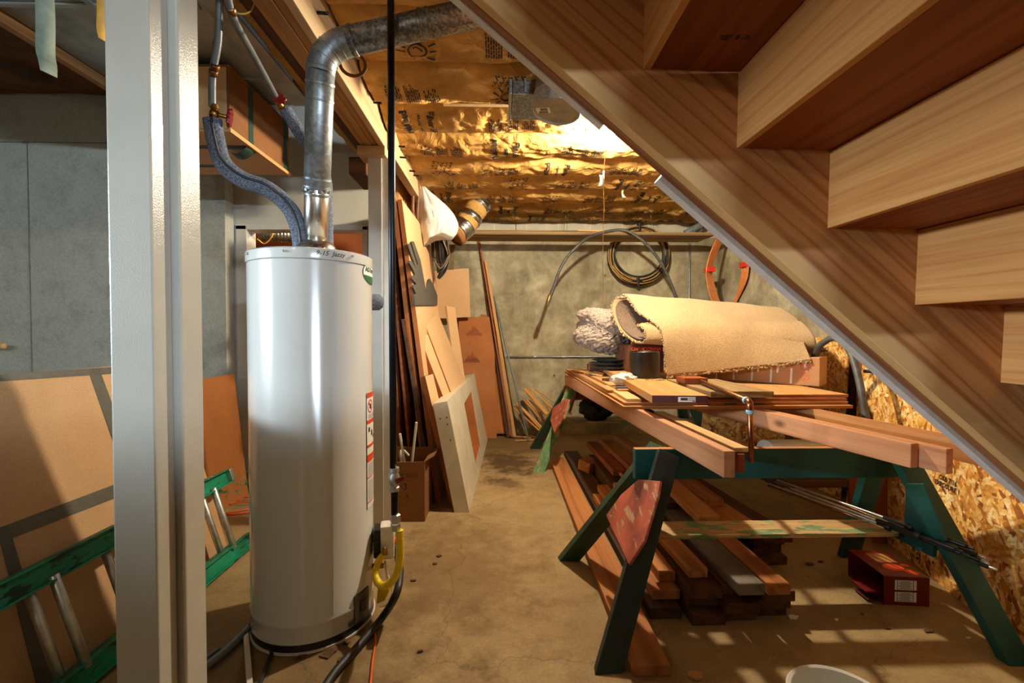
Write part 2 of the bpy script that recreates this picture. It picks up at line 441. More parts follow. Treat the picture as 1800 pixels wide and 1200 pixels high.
M['white_print'] = plain('white_print', (226, 214, 204), .6, 0, .03, 10)
M['bucket'] = plain('white_bucket_plastic', (216, 212, 200), .4, 0, .05, 8)
M['valve_red'] = plain('red_valve_paint', (116, 14, 18), .35, 0, .12, 30)
M['red_carton'] = plain('dark_red_carton', (106, 20, 20), .45, 0, .12, 12)
M['wine_carton'] = plain('brown_red_wine_carton', (104, 62, 40), .5, 0, .15, 14)
M['maroon'] = plain('maroon_painted_end', (74, 28, 32), .5, 0, .1, 20)
M['white_pvc'] = plain('white_pvc', (214, 208, 196), .4, 0, .04, 10)
M['drywall_strip'] = plain('white_edge_strip', (226, 220, 216), .6, 0, .04, 14, .1, 60)
M['foil'] = metal('foil_tape', (186, 186, 184), .26, .3, 25)
M['leather'] = plain('brown_plastic_loop', (112, 70, 44), .5, 0, .12, 20)
M['string'] = plain('pull_string', (196, 148, 62), .8, 0, .1, 50)
M['wire'] = plain('thin_wire', (120, 100, 70), .5, .5, .1, 30)
M['dark_debris'] = plain('brown_debris', (92, 62, 34), .9, 0, .3, 30)
M['plate_dark'] = plain('dark_grey_plates', (58, 60, 66), .4, 0, .15, 20)
M['burner_cover'] = metal('burner_cover', (110, 110, 108), .45, .2, 20)
t = NT('clear_plastic_bag'); t.col((232, 230, 226)); t.set(Roughness=.25); t.b.inputs['Transmission Weight'].default_value = .25; t.b.inputs['IOR'].default_value = 1.2
t.bump(t.noise(t.coord(), 30, 4, .6, 1.0), .35, .01); M['bag'] = t.m
t = NT('black_bin_bag'); t.col((14, 14, 15)); t.set(Roughness=.25); t.bump(t.noise(t.coord(), 22, 4, .6, 1.5), .8, .02); M['bin_bag'] = t.m
def kraft(name, c):
    t = NT(name); v = t.coord()
    a = t.noise(v, 5, 5, .6); 
    w = t.n('ShaderNodeTexNoise', Scale=7.0, Detail=5.0, Roughness=.55, Distortion=1.2); t.l(v, w.inputs['Vector'])
    fine = t.noise(t.coord(scale=(4, 60, 60)), 3, 3, .6)
    col = t.ramp(a, [(.3, tuple(x * .8 for x in c)), (.7, tuple(min(255, x * 1.12) for x in c))])
    col = t.mix(.15, col, t.ramp(fine, [(.3, tuple(x * .75 for x in c)), (.7, c)]))
    t.col(col); t.set(Roughness=.68); t.b.inputs['Specular IOR Level'].default_value = .18
    t.bump(w.outputs[0], .6, .06); return t.m
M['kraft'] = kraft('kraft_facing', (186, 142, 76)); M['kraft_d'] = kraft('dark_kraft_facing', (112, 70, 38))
def carpet(name, c, c2, sc):
    t = NT(name); v = t.coord(); n = t.noise(v, sc, 3, .8); b = t.noise(v, 4, 4)
    col = t.ramp(n, [(.35, c2), (.62, c)]); col = t.mix(.3, col, t.ramp(b, [(.3, tuple(x * .75 for x in c)), (.7, c)]))
    t.col(col); t.set(Roughness=.95); t.b.inputs['Specular IOR Level'].default_value = .1
    t.b.inputs['Sheen Weight'].default_value = .15
    t.bump(n, .6, .01); return t.m
M['carpet'] = carpet('beige_carpet_backing', (208, 176, 130), (140, 112, 76), 170)
M['carpet_in'] = carpet('brown_carpet_pile', (136, 112, 92), (76, 60, 50), 120)
M['shag'] = carpet('grey_shag_carpet', (190, 168, 148), (70, 58, 54), 75)
def floor_extra(t, v, c):
    # oil spot with a ragged edge, and hairline cracks
    def spot(c, p, r, col, rag, k):
        mp = t.n('ShaderNodeMapping'); mp.inputs['Location'].default_value = (-p[0], -p[1], 0); mp.inputs['Location'].default_value = (-p[0], -p[1] * .7, 0); mp.inputs['Scale'].default_value = (1, .7, 0); t.l(v, mp.inputs[0])
        d = t.n('ShaderNodeVectorMath', _operation='LENGTH'); t.l(mp.outputs[0], d.inputs[0])
        dd = t.math('ADD', d.outputs['Value'], t.math('MULTIPLY', t.math('SUBTRACT', t.noise(v, 5, 6, .7), .5), rag * 2))
        return t.mix(t.math('MULTIPLY', t.ramp(dd, [(r * .4, (255, 255, 255)), (r, (0, 0, 0))]), k), c, col)
    c = spot(c, (.08, 4.42), .36, (52, 34, 14), .5, .85)
    c = spot(c, (.07, 3.86), .14, (70, 48, 24), .25, .6)
    c = spot(c, (.05, 5.25), .7, (84, 60, 32), .6, .7)
    c = spot(c, (-.25, 2.45), .55, (96, 70, 36), .7, .5)
    c = spot(c, (.55, 2.0), .5, (104, 78, 42), .6, .4)
    c = spot(c, (-.95, 1.6), .9, (96, 74, 44), .8, .5)
    vo = t.n('ShaderNodeTexVoronoi', Scale=.9, _feature='DISTANCE_TO_EDGE')
    dn = t.n('ShaderNodeTexNoise', Scale=4, Detail=6); t.l(v, dn.inputs['Vector'])
    ad = t.n('ShaderNodeVectorMath', _operation='MULTIPLY_ADD'); t.l(dn.outputs['Color'], ad.inputs[0]); ad.inputs[1].default_value = (.35, .35, 0); t.l(v, ad.inputs[2])
    t.l(ad.outputs[0], vo.inputs['Vector'])
    k = t.ramp(vo.outputs['Distance'], [(.0, (255, 255, 255)), (.0035, (0, 0, 0))])
    c = t.mix(t.math('MULTIPLY', k, .4), c, (60, 42, 22))
    return c
M['floor'] = concrete('concrete_floor', (156, 130, 88), (116, 90, 54), (186, 161, 117), rough=.7, extra=floor_extra, bump=.1)
def wall_extra(t, v, c):
    s = t.n('ShaderNodeSeparateXYZ'); t.l(v, s.inputs[0])
    w = t.math('ADD', s.outputs[2], t.math('MULTIPLY', t.noise(v, 4, 4), .02))
    top = t.ramp(w, [(0, (0, 0, 0)), (1, (255, 255, 255))])
    g = t.math('GREATER_THAN', s.outputs[2], 2.47)
    pale = t.mix(.6, c, (206, 200, 182))  # brighter light along the wall top, painted in as a paler band
    j = t.math('LESS_THAN', t.math('FRACT', t.math('MULTIPLY', t.math('ADD', s.outputs[0], s.outputs[1]), 2.5)), .012)
    pale = t.mix(t.math('MULTIPLY', j, .7), pale, (236, 232, 220))
    return t.mix(g, c, pale)
M['concrete'] = concrete('board_formed_concrete', (152, 142, 114), (112, 102, 76), (182, 173, 144), True, extra=wall_extra)
M['painted_concrete'] = concrete('grey_painted_concrete', (188, 190, 178), (176, 178, 166), (198, 200, 188), False, rough=.6, bump=.12)
M['cream_concrete'] = M['painted_concrete']
# ================================================================ setting
def struct(o): o['kind'] = 'structure'; return o
XR = 2.72; YB = 5.68; XL = -4.2; YF = -3.2; ZC = 3.2
struct(box('floor', XL - .1, XR + .1, YF - .1, YB + .6, -.12, 0, M['floor'], bev=0))
struct(box('wall_back', -1.0, XR + .12, YB, YB + .15, 0, ZC, M['concrete'], bev=0))
struct(box('wall_right', XR, XR + .15, YF, YB, 0, ZC, M['concrete'], bev=0))
# alcove wall on the left: painted concrete, facing the camera, with its end face
wl = box('wall_left', XL, -2.205, 3.72, 3.84, 0, ZC, M['painted_concrete'], bev=.004)
struct(wl)
# casting seams pressed in the alcove wall
bm = bmesh.new()
def seam(bm, x0, x1, z0, z1, y): boxbm(x1 - x0, .004, z1 - z0, 0, bm, ((x0 + x1) / 2, y, (z0 + z1) / 2))
p = V(48, 250, 3.72)
seam(bm, p.x - .004, p.x + .004, 0, p.z, 3.719); seam(bm, XL, -2.3, p.z - .003, p.z + .003, 3.719)
for zz in (1.9,):
    boxbm(.05, .006, .02, .002, bm, (p.x - .01, 3.718, p.z))
struct(obj('trim_2', bm, plain('seam_grey', (120, 122, 112), .8)))
# framed wall behind the water heater, with an opening
yp = 3.86
oL = V(437, 500, yp).x; oR = V(639, 500, yp).x; oT = V(560, 405, yp).z; oB = .9
pieces = ((-2.3, oL, 0, ZC), (oR, -.98, 0, ZC), (oL, oR, oT, ZC), (oL, oR, 0, oB))
bm = bmesh.new()
for a, b, c, d in pieces: boxbm(b - a, .12, d - c, 0, bm, ((a + b) / 2, yp + .06, (c + d) / 2))
struct(obj('wall_partition', bm, M['drywall']))
bm = bmesh.new()
tw = .085
for a, b, c, d in ((oL - tw, oL, oB, oT + tw * .4), (oR, oR + tw * .5, oB, oT + tw * .4), (oL - tw, oR + tw * .5, oT, oT + tw * .5)):
    boxbm(b - a, .03, d - c, .003, bm, ((a + b) / 2, yp - .012, (c + d) / 2))
struct(obj('trim_1', bm, M['trim']))
# space seen through the opening
struct(box('wall_far', -3.2, -1.0, 5.3, 5.4, 0, ZC, board('far_brown_wall', (150, 84, 46)), bev=0))
struct(box('wall_closet', -3.3, -3.2, 3.98, 5.4, 0, ZC, M['drywall'], bev=0))
# partition between that closet and the storage bay, behind the leaning sheets
struct(box('wall_storage', -1.0, -.88, 3.98, YB, 0, ZC, M['ply'], bev=0))
# behind the camera: front wall with a window, and left side wall with a window
w1 = (.9, 2.62, 1.55, 2.6)
bm = bmesh.new()
for a, b, c, d in ((XL, w1[0], 0, ZC), (w1[1], XR, 0, ZC), (w1[0], w1[1], 0, w1[2]), (w1[0], w1[1], w1[3], ZC)):
    boxbm(b - a, .15, d - c, 0, bm, ((a + b) / 2, YF - .075, (c + d) / 2))
struct(obj('wall_front', bm, M['painted_concrete']))
w2 = (-.55, .95, 1.45, 2.05)
bm = bmesh.new()
for a, b, c, d in ((YF, w2[0], 0, ZC), (w2[1], 3.84, 0, ZC), (w2[0], w2[1], 0, w2[2]), (w2[0], w2[1], w2[3], ZC)):
    boxbm(.15, b - a, d - c, 0, bm, (XL - .075, (a + b) / 2, (c + d) / 2))
struct(obj('wall_side', bm, M['painted_concrete']))
def winframe(name, pts_axis, a0, a1, z0, z1, fix):
    bm = bmesh.new(); t = .05
    for u0, u1, v0, v1 in ((a0, a0 + t, z0, z1), (a1 - t, a1, z0, z1), (a0, a1, z0, z0 + t), (a0, a1, z1 - t, z1), ((a0 + a1) / 2 - .015, (a0 + a1) / 2 + .015, z0, z1)):
        if pts_axis == 'x': boxbm(u1 - u0, .06, v1 - v0, .003, bm, ((u0 + u1) / 2, fix, (v0 + v1) / 2))
        else: boxbm(.06, u1 - u0, v1 - v0, .003, bm, (fix, (u0 + u1) / 2, (v0 + v1) / 2))
    struct(obj(name, bm, M['trim']))
winframe('window_1', 'x', *w1, YF - .06); winframe('window_2', 'y', *w2, XL - .06)
struct(box('ceiling', XL - .1, XR + .1, YF - .1, YB + .6, ZC, ZC + .1, M['old_wood'], bev=0))
# ---------------------------------------------------------------- floor joists and kraft faced batts
HZ = 2.71
ybs = [5.68, 5.34, 4.92, 4.46, 4.05, 3.66, 3.24, 2.82, 2.43, 2.02, 1.61]
XW0 = -.74
rnd = random.Random(3)
ORD = ['nearest the back wall', 'second from the back wall', 'third from the back wall', 'fourth from the back wall', 'fifth from the back wall',
       'sixth from the back wall', 'seventh from the back wall', 'eighth from the back wall', 'crossed by the flue pipe', 'above the flue pipe, nearest the camera']
def kz(i, x, y):
    y1, y0 = ybs[i], ybs[i + 1]
    f = (y - y0) / (y1 - y0)
    near = 1 - math.exp(-((x - .725) ** 2 + (y - 3.05) ** 2) / .035)
    sag = (.45 if i >= 8 else 1) * near * (.066 + .018 * noise.noise((x * 1.3, i * 9.1, 0))) * (max(0, math.sin(PI * f)) ** .55)
    q = Vector((x * 3.2 + i * 11, y * 4.5, i * 3.0))
    wr = .018 * noise.noise(q) + .022 * (abs(noise.noise(q * 2.1)) - .2) + .020 * (.5 - abs(noise.noise(q * 4.7 + Vector((5, 2, 1)))))
    return HZ - sag - wr * min(1, 4 * f + .15, 4 * (1 - f) + .15) * 1.15 * near
def suntpl(bm, cx, cy, s, rot, conv):
    ca, sa = math.cos(rot), math.sin(rot)
    def T(u, v): return conv(cx + (u * ca - v * sa) * s, cy + (u * sa + v * ca) * s)
    n = 18
    for k in range(n):
        a, b = 2 * PI * k / n, 2 * PI * (k + 1) / n
        quadbm(bm, [T(.42 * math.cos(a), .36 * math.sin(a)), T(.42 * math.cos(b), .36 * math.sin(b)), T(.52 * math.cos(b), .45 * math.sin(b)), T(.52 * math.cos(a), .45 * math.sin(a))])
    for k in range(11):
        a = 2 * PI * k / 11; c, s_ = math.cos(a), math.sin(a); w = .06
        r0, r1 = .62, 1.0 + .12 * (k % 2)
        quadbm(bm, [T(r0 * c - w * s_, r0 * s_ + w * c), T(r1 * c - w * s_, r1 * s_ + w * c), T(r1 * c + w * s_, r1 * s_ - w * c), T(r0 * c + w * s_, r0 * s_ - w * c)])
    for k in range(6):
        a, b = PI * (1.1 + .8 * k / 6), PI * (1.1 + .8 * (k + 1) / 6)
        quadbm(bm, [T(.22 * math.cos(a), .2 * math.sin(a)), T(.22 * math.cos(b), .2 * math.sin(b)), T(.28 * math.cos(b), .27 * math.sin(b)), T(.28 * math.cos(a), .27 * math.sin(a))])
TXT = {}
for key, body, size, bold in (('brand', 'CertainTeed', .105, .005), ('fg', 'Fiber Glass', .085, .003), ('ct', 'Certified Thermal', .045, .0012), ('ins', 'Insulation', .06, .003)):
    b_ = textbm(body, size, bold=bold)
    TXT[key] = ([v.co.copy() for v in b_.verts], [[v.index for v in f.verts] for f in b_.faces]) if not b_.verts.index_update() else None
    b_.free()
for i in range(len(ybs) - 1):
    y1, y0 = ybs[i], ybs[i + 1]
    x1 = XR; x0 = XW0 if i < 9 else XW0
    nx = int((x1 - x0) / .017); ny = 20
    rows = []
    for a in range(nx + 1):
        x = x0 + (x1 - x0) * a / nx
        rows.append([Vector((x, y0 + (y1 - y0) * b / ny, kz(i, x, y0 + (y1 - y0) * b / ny))) for b in range(ny + 1)])
    o = sheet('insulation_batt', rows, M['kraft'])
    tag(o, 'kraft paper faced insulation strip across the ceiling, ' + ORD[i], 'insulation', 'kraft faced insulation strips overhead')
    M0 = WM[o.name]
    # printing on the paper
    bm = bmesh.new()
    def conv(x, y, i=i): 
        y = min(max(y, ybs[i + 1] + .01), ybs[i] - .01)
        return Vector((x, y, kz(i, x, y) - .0035))
    x = x0 + rnd.uniform(.05, .3); ym = (y0 + y1) / 2; W = y1 - y0
    step = 0
    while x < x1 - .3:
        kind = (step + i) % 4
        if kind == 0:
            suntpl(bm, x + .08, ym + .03, .095, rnd.uniform(-.3, .3), conv); 
            for r in range(3):
                for k in range(5):
                    u = x - .02 + k * .035 + r * .012; w_ = ym - .09 - r * .028
                    quadbm(bm, [conv(u, w_), conv(u + .012, w_ + .022), conv(u + .018, w_ + .02), conv(u + .006, w_ - .002)])
                    quadbm(bm, [conv(u + .014, w_), conv(u + .026, w_), conv(u + .026, w_ + .006), conv(u + .014, w_ + .006)])
            x += .36
        elif kind == 1 or kind == 3:
            for cblk in range(3):
                for r in range(7):
                    ln = rnd.uniform(.1, .16) * W / .4; u = x + cblk * .11 + r * .0125
                    v0 = ym + .08
                    kk = 0
                    while kk < ln:
                        seg = rnd.uniform(.012, .03)
                        quadbm(bm, [conv(u, v0 - kk), conv(u + .0075, v0 - kk), conv(u + .0075, v0 - kk - seg), conv(u, v0 - kk - seg)])
                        kk += seg + .006
            x += .52
        else:
            for key, dx in (('brand', 0), ('ins' if i % 2 else 'ct', .085), ('fg', .16)):
                vs, fs = TXT[key]
                sc = min(1, (W * .88) / .62) if key == 'brand' else min(1, W * .9 / .5)
                nv = []
                for v in vs: nv.append(bm.verts.new(conv(x + dx + v.y * sc, ym + v.x * sc) if key == 'fg' else conv(x + dx - v.y * sc, ym - v.x * sc)))
                for f in fs:
                    try: bm.faces.new([nv[q] for q in f])
                    except ValueError: pass
            x += .46
        x += rnd.uniform(.02, .1); step += 1
    for f in bm.faces:
        f.normal_update()
        if f.normal.z > 0: f.normal_flip()
    me = bpy.data.meshes.new('t'); bm.to_mesh(me); bm.free(); me.transform(M0.inverted())
    b2 = bmesh.new(); b2.from_mesh(o.data); nf = len(b2.faces); b2.from_mesh(me); b2.faces.ensure_lookup_table()
    for f in b2.faces[nf:]: f.material_index = 1; f.smooth = False
    b2.to_mesh(o.data); b2.free(); o.data.materials.append(M['kraft_print'])
# bare joist edges that show between the strips
for k, (yy, xa, xb, lab) in enumerate(((2.82, -.35, .95, 'pale joist edge showing between kraft strips near the round duct'), (4.05, -.1, 1.4, 'pale joist edge showing between kraft strips beneath the bare bulb'))):
    o = box('floor_joist', xa, xb, yy - .018, yy + .018, HZ - .035, HZ + .2, M['beam_side'], bev=.002)
    tag(o, lab, 'joist')
tp = [V(765, 186, 2.80), V(800, 176, 2.78), V(850, 170, 2.78), V(880, 165, 2.75)]
rows = []
for a in range(14):
    u = a / 13; row = []
    for b in range(7):
        v = b / 6
        q = Vector((.12 + .42 * u, 2.80 - .05 * v, HZ - .045 - .06 * v * math.sin(PI * u) + .02 * noise.noise((u * 7, v * 5, 1))))
        row.append(q)
    rows.append(row)
o = sheet('torn_paper', rows, M['white_panel'], thick=.002); tag(o, 'torn pale paper flap hanging at the joist edge left of the round duct', 'paper')
# ceiling over the left alcove: dark kraft between joists
rows = []
for a in range(60):
    x = XL + (-2.2 - XL) * a / 59
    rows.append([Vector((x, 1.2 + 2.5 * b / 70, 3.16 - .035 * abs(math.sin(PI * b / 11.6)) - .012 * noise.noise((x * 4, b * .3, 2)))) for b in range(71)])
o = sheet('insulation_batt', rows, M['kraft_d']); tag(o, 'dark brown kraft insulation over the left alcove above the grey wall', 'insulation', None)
bm = bmesh.new()
for (x, y, s) in ((-2.5, 2.6, .09), (-2.75, 3.1, .1), (-2.45, 3.35, .09), (-3.0, 2.7, .1), (-3.2, 3.4, .1)):
    suntpl(bm, x, y, s, .3, lambda a, b: Vector((a, b, 3.108)))
    for r in range(5):
        quadbm(bm, [Vector((x - .25 + r * .03, y - .2, 3.108)), Vector((x - .235 + r * .03, y - .2, 3.108)), Vector((x - .2 + r * .03, y + .05, 3.108)), Vector((x - .215 + r * .03, y + .05, 3.108))])
for f in bm.faces:
    f.normal_update()
    if f.normal.z > 0: f.normal_flip()
M0 = WM[o.name]; me = bpy.data.meshes.new('t'); bm.to_mesh(me); bm.free(); me.transform(M0.inverted())
b2 = bmesh.new(); b2.from_mesh(o.data); nf = len(b2.faces); b2.from_mesh(me); b2.faces.ensure_lookup_table()
for f in b2.faces[nf:]: f.material_index = 1; f.smooth = False
b2.to_mesh(o.data); b2.free(); o.data.materials.append(M['kraft_print'])
# sheet metal joist panning on the left
t_ = thing('sheet_metal_duct', (-1.75, 1.9, 2.71), 'grey sheet metal duct underside along the ceiling behind the white post', 'duct')
box('duct_body', -2.2, -1.30, .7, 2.92, 2.71, 3.15, M['sheet_metal'], t_, .004, long=1)
for yy in (1.30, 2.05, 2.62):
    box('duct_seam', -2.19, -1.31, yy - .012, yy + .012, 2.698, 2.7085, M['sheet_metal'], t_, .003)
box('duct_seam', -1.78, -1.75, .75, 2.9, 2.695, 2.7085, M['sheet_metal'], t_, .003, long=1)
box('duct_flange', -1.295, -1.18, .7, 2.92, 2.705, 2.712, M['sheet_metal'], t_, .001, long=1)
o = box('wood_nailer', -2.245, -2.205, 1.4, 3.3, 2.66, 2.71, M['beam'], None, .003, long=1)
tag(o, 'thin wooden nailing strip along the duct edge over the alcove', 'wood strip')
# triple beam over the heater
t_ = thing('ceiling_beam', (-.83, 1.8, 2.50), 'built-up wooden ceiling beam resting on the slim white post', 'beam')
xs = [-.755 - .04 * k for k in range(5)]
for k in range(4):
    box('beam_ply', xs[k + 1] + .001, xs[k], 1.0, 3.08, 2.50 + (.006 * (k % 2)), 2.76, M['beam_side'] if k == 0 else M['beam'], t_, .004, long=1)
o = box('ceiling_ledger', -.80, -.735, 3.10, 5.67, 2.50, 2.72, M['beam_side'], None, .004, long=1)
tag(o, 'pale wooden ledger board continuing the beam toward the back wall', 'beam')
# darker joist and kraft left of the beam
o = box('floor_joist', -1.02, -.935, 1.1, 3.6, 2.58, 2.8, M['old_wood'], None, .004, long=1)
tag(o, 'dark wooden joist left of the ceiling beam above the heater', 'joist')
rows = []
for a in range(12):
    x = -1.175 + .155 * a / 11
    rows.append([Vector((x, .5 + 3.2 * b / 90, 2.72 - .04 * math.sin(PI * a / 11) - .02 * noise.noise((x * 9, b * .35, 4)))) for b in range(91)])
o = sheet('insulation_batt', rows, M['kraft']); tag(o, 'narrow golden kraft strip between the duct and the ceiling beam', 'insulation')
o = box('wood_block', -1.05, -.93, 3.2, 3.55, 2.38, 2.5, M['old_wood'], None, .004); tag(o, 'short dark wood block under the joists left of the slim post', 'wood block')
# slim post under the beam
pc = V(660, 500, 3.05)
t_ = thing('support_post', (pc.x, 3.05, 0), 'slim white post carrying the ceiling beam behind the heater', 'post')
px0 = V(648, 500, 3.05).x; px1 = V(672, 500, 3.05).x
box('shaft', px0, px1, 3.05, 3.14, 0, 2.44, M['post'], t_, .004, long=2)
box('cap_plate', -.93, -.75, 3.0, 3.16, 2.44, 2.498, M['beam_side'], t_, .003)
box('side_board', px1 + .001, px1 + .05, 3.06, 3.13, .002, 2.44, M['trim'], t_, .003, long=2)
# near white column
t_ = thing('white_column', (-.75, 1.04, 0), 'glossy white built-up column in the left foreground, floor to ceiling', 'post')
a0 = V(193, 583, 1.0).x; a1 = V(270, 583, 1.0).x
bm = boxbm(ZC - .02, a1 - a0, .058, .004)
obj('front_board', bm, M['post'], t_, fmat(((a0 + a1) / 2, 1.029, ZC / 2 - .01), (0, 0, 1), (0, 1, 0)))
b0 = V(303, 583, 1.06).x; b1 = V(320, 583, 1.06).x
bm = boxbm(ZC - .02, b1 - a0 - .01, .072, .004)
obj('rear_board', bm, M['post'], t_, fmat(((a0 + .01 + b1) / 2, 1.096, ZC / 2 - .01), (0, 0, 1), (0, 1, 0)))
# ================================================================ stairs
def SY(x): return 1.24 + .06 * (x - .3875)
n_ = Vector((-.06, 1, 0)).normalized(); p_ = Vector((.3875, 1.24, 0))
def S(px, py, off=0): return P(px, py, p_ + n_ * off, n_)
t_ = thing('staircase', (1.2, 1.2, 0.6), 'underside of a wooden open staircase descending to the right', 'staircase')
# stringer face polygon in its own plane
lo0 = S(700, -130); lo1 = S(1642, 694); d_ = (lo1 - lo0).normalized()
lo2 = lo1 + d_ * .85
up = Vector((-d_.z, 0, d_.x)); up = up if up.z > 0 else -up
hgt = .50
pts = [lo0, lo2, lo2 + up * hgt, lo0 + up * hgt]
prism('stringer', pts, n_ * .038, M['stringer'], t_, .002, ax=d_)
# the board that runs under the stringer, and the pale edge strips
off = n_ * .040
def strip(name, s0, s1, w, dz, m, yoff, th):
    a = lo0 + d_ * s0 + n_ * yoff - up * dz; b = lo0 + d_ * s1 + n_ * yoff - up * dz
    prism(name, [a, b, b + up * w, a + up * w], n_ * th, m, t_, .001, ax=d_)
def sof(px, py): return (S(px, py) - lo0).dot(d_)
strip('backing_board', 0, (lo2 - lo0).length - .01, .30, 0, M['stringer_back'], .0385, .036)
strip('edge_strip', 0, sof(1068, 205), .05, .004, M['drywall_strip'], .076, .03)
strip('edge_strip', sof(1180, 296), (lo2 - lo0).length, .06, .014, M['drywall_strip'], .076, .035)
xs = []; zs = []
for (px, py) in ((967, -30), (1130, 123), (1293, 262), (1452, 402), (1605, 536), (1755, 672)):
    q = S(px, py); xs.append(q.x); zs.append(q.z)
xs.append(xs[-1] + .283); zs.append(zs[-1] - .223)
NW = .93
for k in range(6):
    xa, xb = xs[k], xs[k + 1]; za = zs[k]
    ya, yb = SY(xa) - .004, SY(xb) - .004
    # tread: underside at za from the riser to behind the next riser
    pts = [(xa + .022, ya, za), (xb + .02, yb, za), (xb + .02, yb - NW, za), (xa + .022, ya - NW, za)]
    prism('tread', [(p[0], p[1], p[2] + .001) for p in pts], (0, 0, .04), M['tread'], t_, .0015, ax=(0, 1, 0))
    zt = zs[k - 1] if k > 0 else za + .21
    pts = [(xa, ya, za), (xa, ya, zt - .001), (xa, ya - NW, zt - .001), (xa, ya - NW, za)]
    prism('riser', pts, (.021, 0, 0), M['riser'], t_, .0015, ax=(0, 1, 0))
# grade stamp on one tread underside
q = P(1292, 66, (0, 0, zs[1]), Vector((0, 0, 1)))
Mx = Matrix.Translation((q.x, q.y, zs[1] - .0006)) @ Matrix.Rotation(-.05, 4, 'Z') @ Matrix.Rotation(PI, 4, 'X')
bm = textbm('S-DRY\n005.', .011, bold=.0004, M=Matrix.Translation((-.022, 0, 0))); bm = textbm('2', .022, bm, Matrix.Translation((.006, 0, 0)), bold=.0006); bm = textbm('HF\nD.FIR', .009, bm, Matrix.Translation((.028, 0, 0)), bold=.0004)
obj('grade_stamp', bm, M['print'], t_, Mx)
# nail heads and pencil layout lines on the stringer
bm = bmesh.new(); rr = random.Random(5)
for (px, py) in ((1105, 15), (1100, 83), (1150, 208), (1224, 175), (1262, 157), (1468, 488), (1423, 295), (1580, 435), (1665, 566), (1640, 455), (1565, 457), (1728, 565), (1720, 628)):
    q = S(px, py, -.001); w = .0035
    quadbm(bm, [q + Vector((w * math.cos(a), -.0, w * math.sin(a))) for a in (0, .8, 1.6, 2.4, 3.2, 4, 4.8, 5.5)])
for (a, b) in (((1103, 0), (1103, 122)), ((1103, 122), (1128, 124)), ((1272, 128), (1272, 258)), ((1438, 270), (1438, 396))):
    A = S(*a, -.001); B = S(*b, -.001); s_ = Vector((.0006, 0, .0006)); quadbm(bm, [A - s_, A + s_, B + s_, B - s_])
for f in bm.faces:
    f.normal_update()
    if f.normal.y > 0: f.normal_flip()
obj('nail_marks', bm, M['print'], t_)
# ================================================================ water heater
hx, hy, hr = -.841, 2.06, .255
z0, z1 = .022, 1.625
HE = thing('water_heater', (hx, hy, 0), 'tall white cylindrical water heater standing beside the foreground column', 'water heater')
lathe('jacket', [(0, z0 + .012), (hr - .008, z0 + .012), (hr, z0 + .02), (hr, z0 + .085), (hr + .003, z0 + .09), (hr + .003, z0 + .1), (hr, z0 + .105), (hr, z1 - .05), (hr - .01, z1 - .04), (0, z1 - .04)], (hx, hy, 0), M['enamel'], HE, n=96)
lathe('top_cap', [(0, z1 - .045), (hr + .004, z1 - .045), (hr + .005, z1 - .038), (hr + .004, z1 - .006), (hr - .004, z1), (0, z1 + .004)], (hx, hy, 0), M['enamel'], HE, n=96)
lathe('base_ring', [(0, 0), (hr - .002, 0), (hr - .002, z0 + .016), (0, z0 + .016)], (hx, hy, 0), M['black'], HE, n=64)
lathe('base_rim', [(hr - .001, .004), (hr + .006, .004), (hr + .006, .012), (hr - .001, .012)], (hx, hy, 0), M['white_pvc'], HE, n=64)
def cylpt(px, py, r=None):
    """point where the sight line meets the jacket"""
    r = r or hr + .0012
    d = ray(px, py); o = CAM
    a = d.x ** 2 + d.y ** 2; b = 2 * ((o.x - hx) * d.x + (o.y - hy) * d.y); c = (o.x - hx) ** 2 + (o.y - hy) ** 2 - r * r
    D = b * b - 4 * a * c
    s = (-b - math.sqrt(max(D, 0))) / (2 * a); return o + d * s
def ang(px, py=583):
    q = cylpt(px, py); return math.atan2(q.y - hy, q.x - hx)
def onj(a, z, r=0.0): return Vector((hx + (hr + .0015 + r) * math.cos(a), hy + (hr + .0015 + r) * math.sin(a), z))
def jpatch(bm, a0, a1, zb, zt, n=10, r=0.0):
    for k in range(n):
        u, v = a0 + (a1 - a0) * k / n, a0 + (a1 - a0) * (k + 1) / n
        quadbm(bm, [onj(u, zb, r), onj(v, zb, r), onj(v, zt, r), onj(u, zt, r)])
    return bm
def wrap(bm, a, z, sc=1, r=.001):
    """bend a flat print (in metres, x along the jacket) round the jacket"""
    for v in bm.verts:
        p = v.co.copy(); v.co = onj(a + p.x * sc / hr, z + p.y * sc, r)
    return bm
# warning labels down the right side
a0 = ang(643); zl = lambda y, px=648: cylpt(px, y).z
aw = .15 / hr
lab = HE
zt, zb = zl(690), zl(893)
L1 = obj('warning_label', jpatch(bmesh.new(), a0, a0 + aw, zb, zt, 12), M['label'], lab)
H = zt - zb
bm = bmesh.new()
for f0, f1 in ((.0, .045), (.235, .27), (.45, .475), (.535, .60), (.73, .74), (.945, .955)): jpatch(bm, a0 + .02, a0 + aw - .02, zt - H * f1, zt - H * f0, 10, .0006)
ring = bmesh.new()
for k in range(20):
    u, v = 2 * PI * k / 20, 2 * PI * (k + 1) / 20
    quadbm(ring, [Vector((.03 * math.cos(u), .03 * math.sin(u), 0)), Vector((.03 * math.cos(v), .03 * math.sin(v), 0)), Vector((.024 * math.cos(v), .024 * math.sin(v), 0)), Vector((.024 * math.cos(u), .024 * math.sin(u), 0))])
quadbm(ring, [Vector((-.02, .014, 0)), Vector((-.014, .02, 0)), Vector((.02, -.014, 0)), Vector((.014, -.02, 0))])
wrap(ring, a0 + .16, zt - H * .12, 1, .001)
me = bpy.data.meshes.new('t'); ring.to_mesh(me); bm.from_mesh(me); ring.free()
obj('red_bands', bm, M['print_red'], L1)
bm = bmesh.new(); rr = random.Random(2)
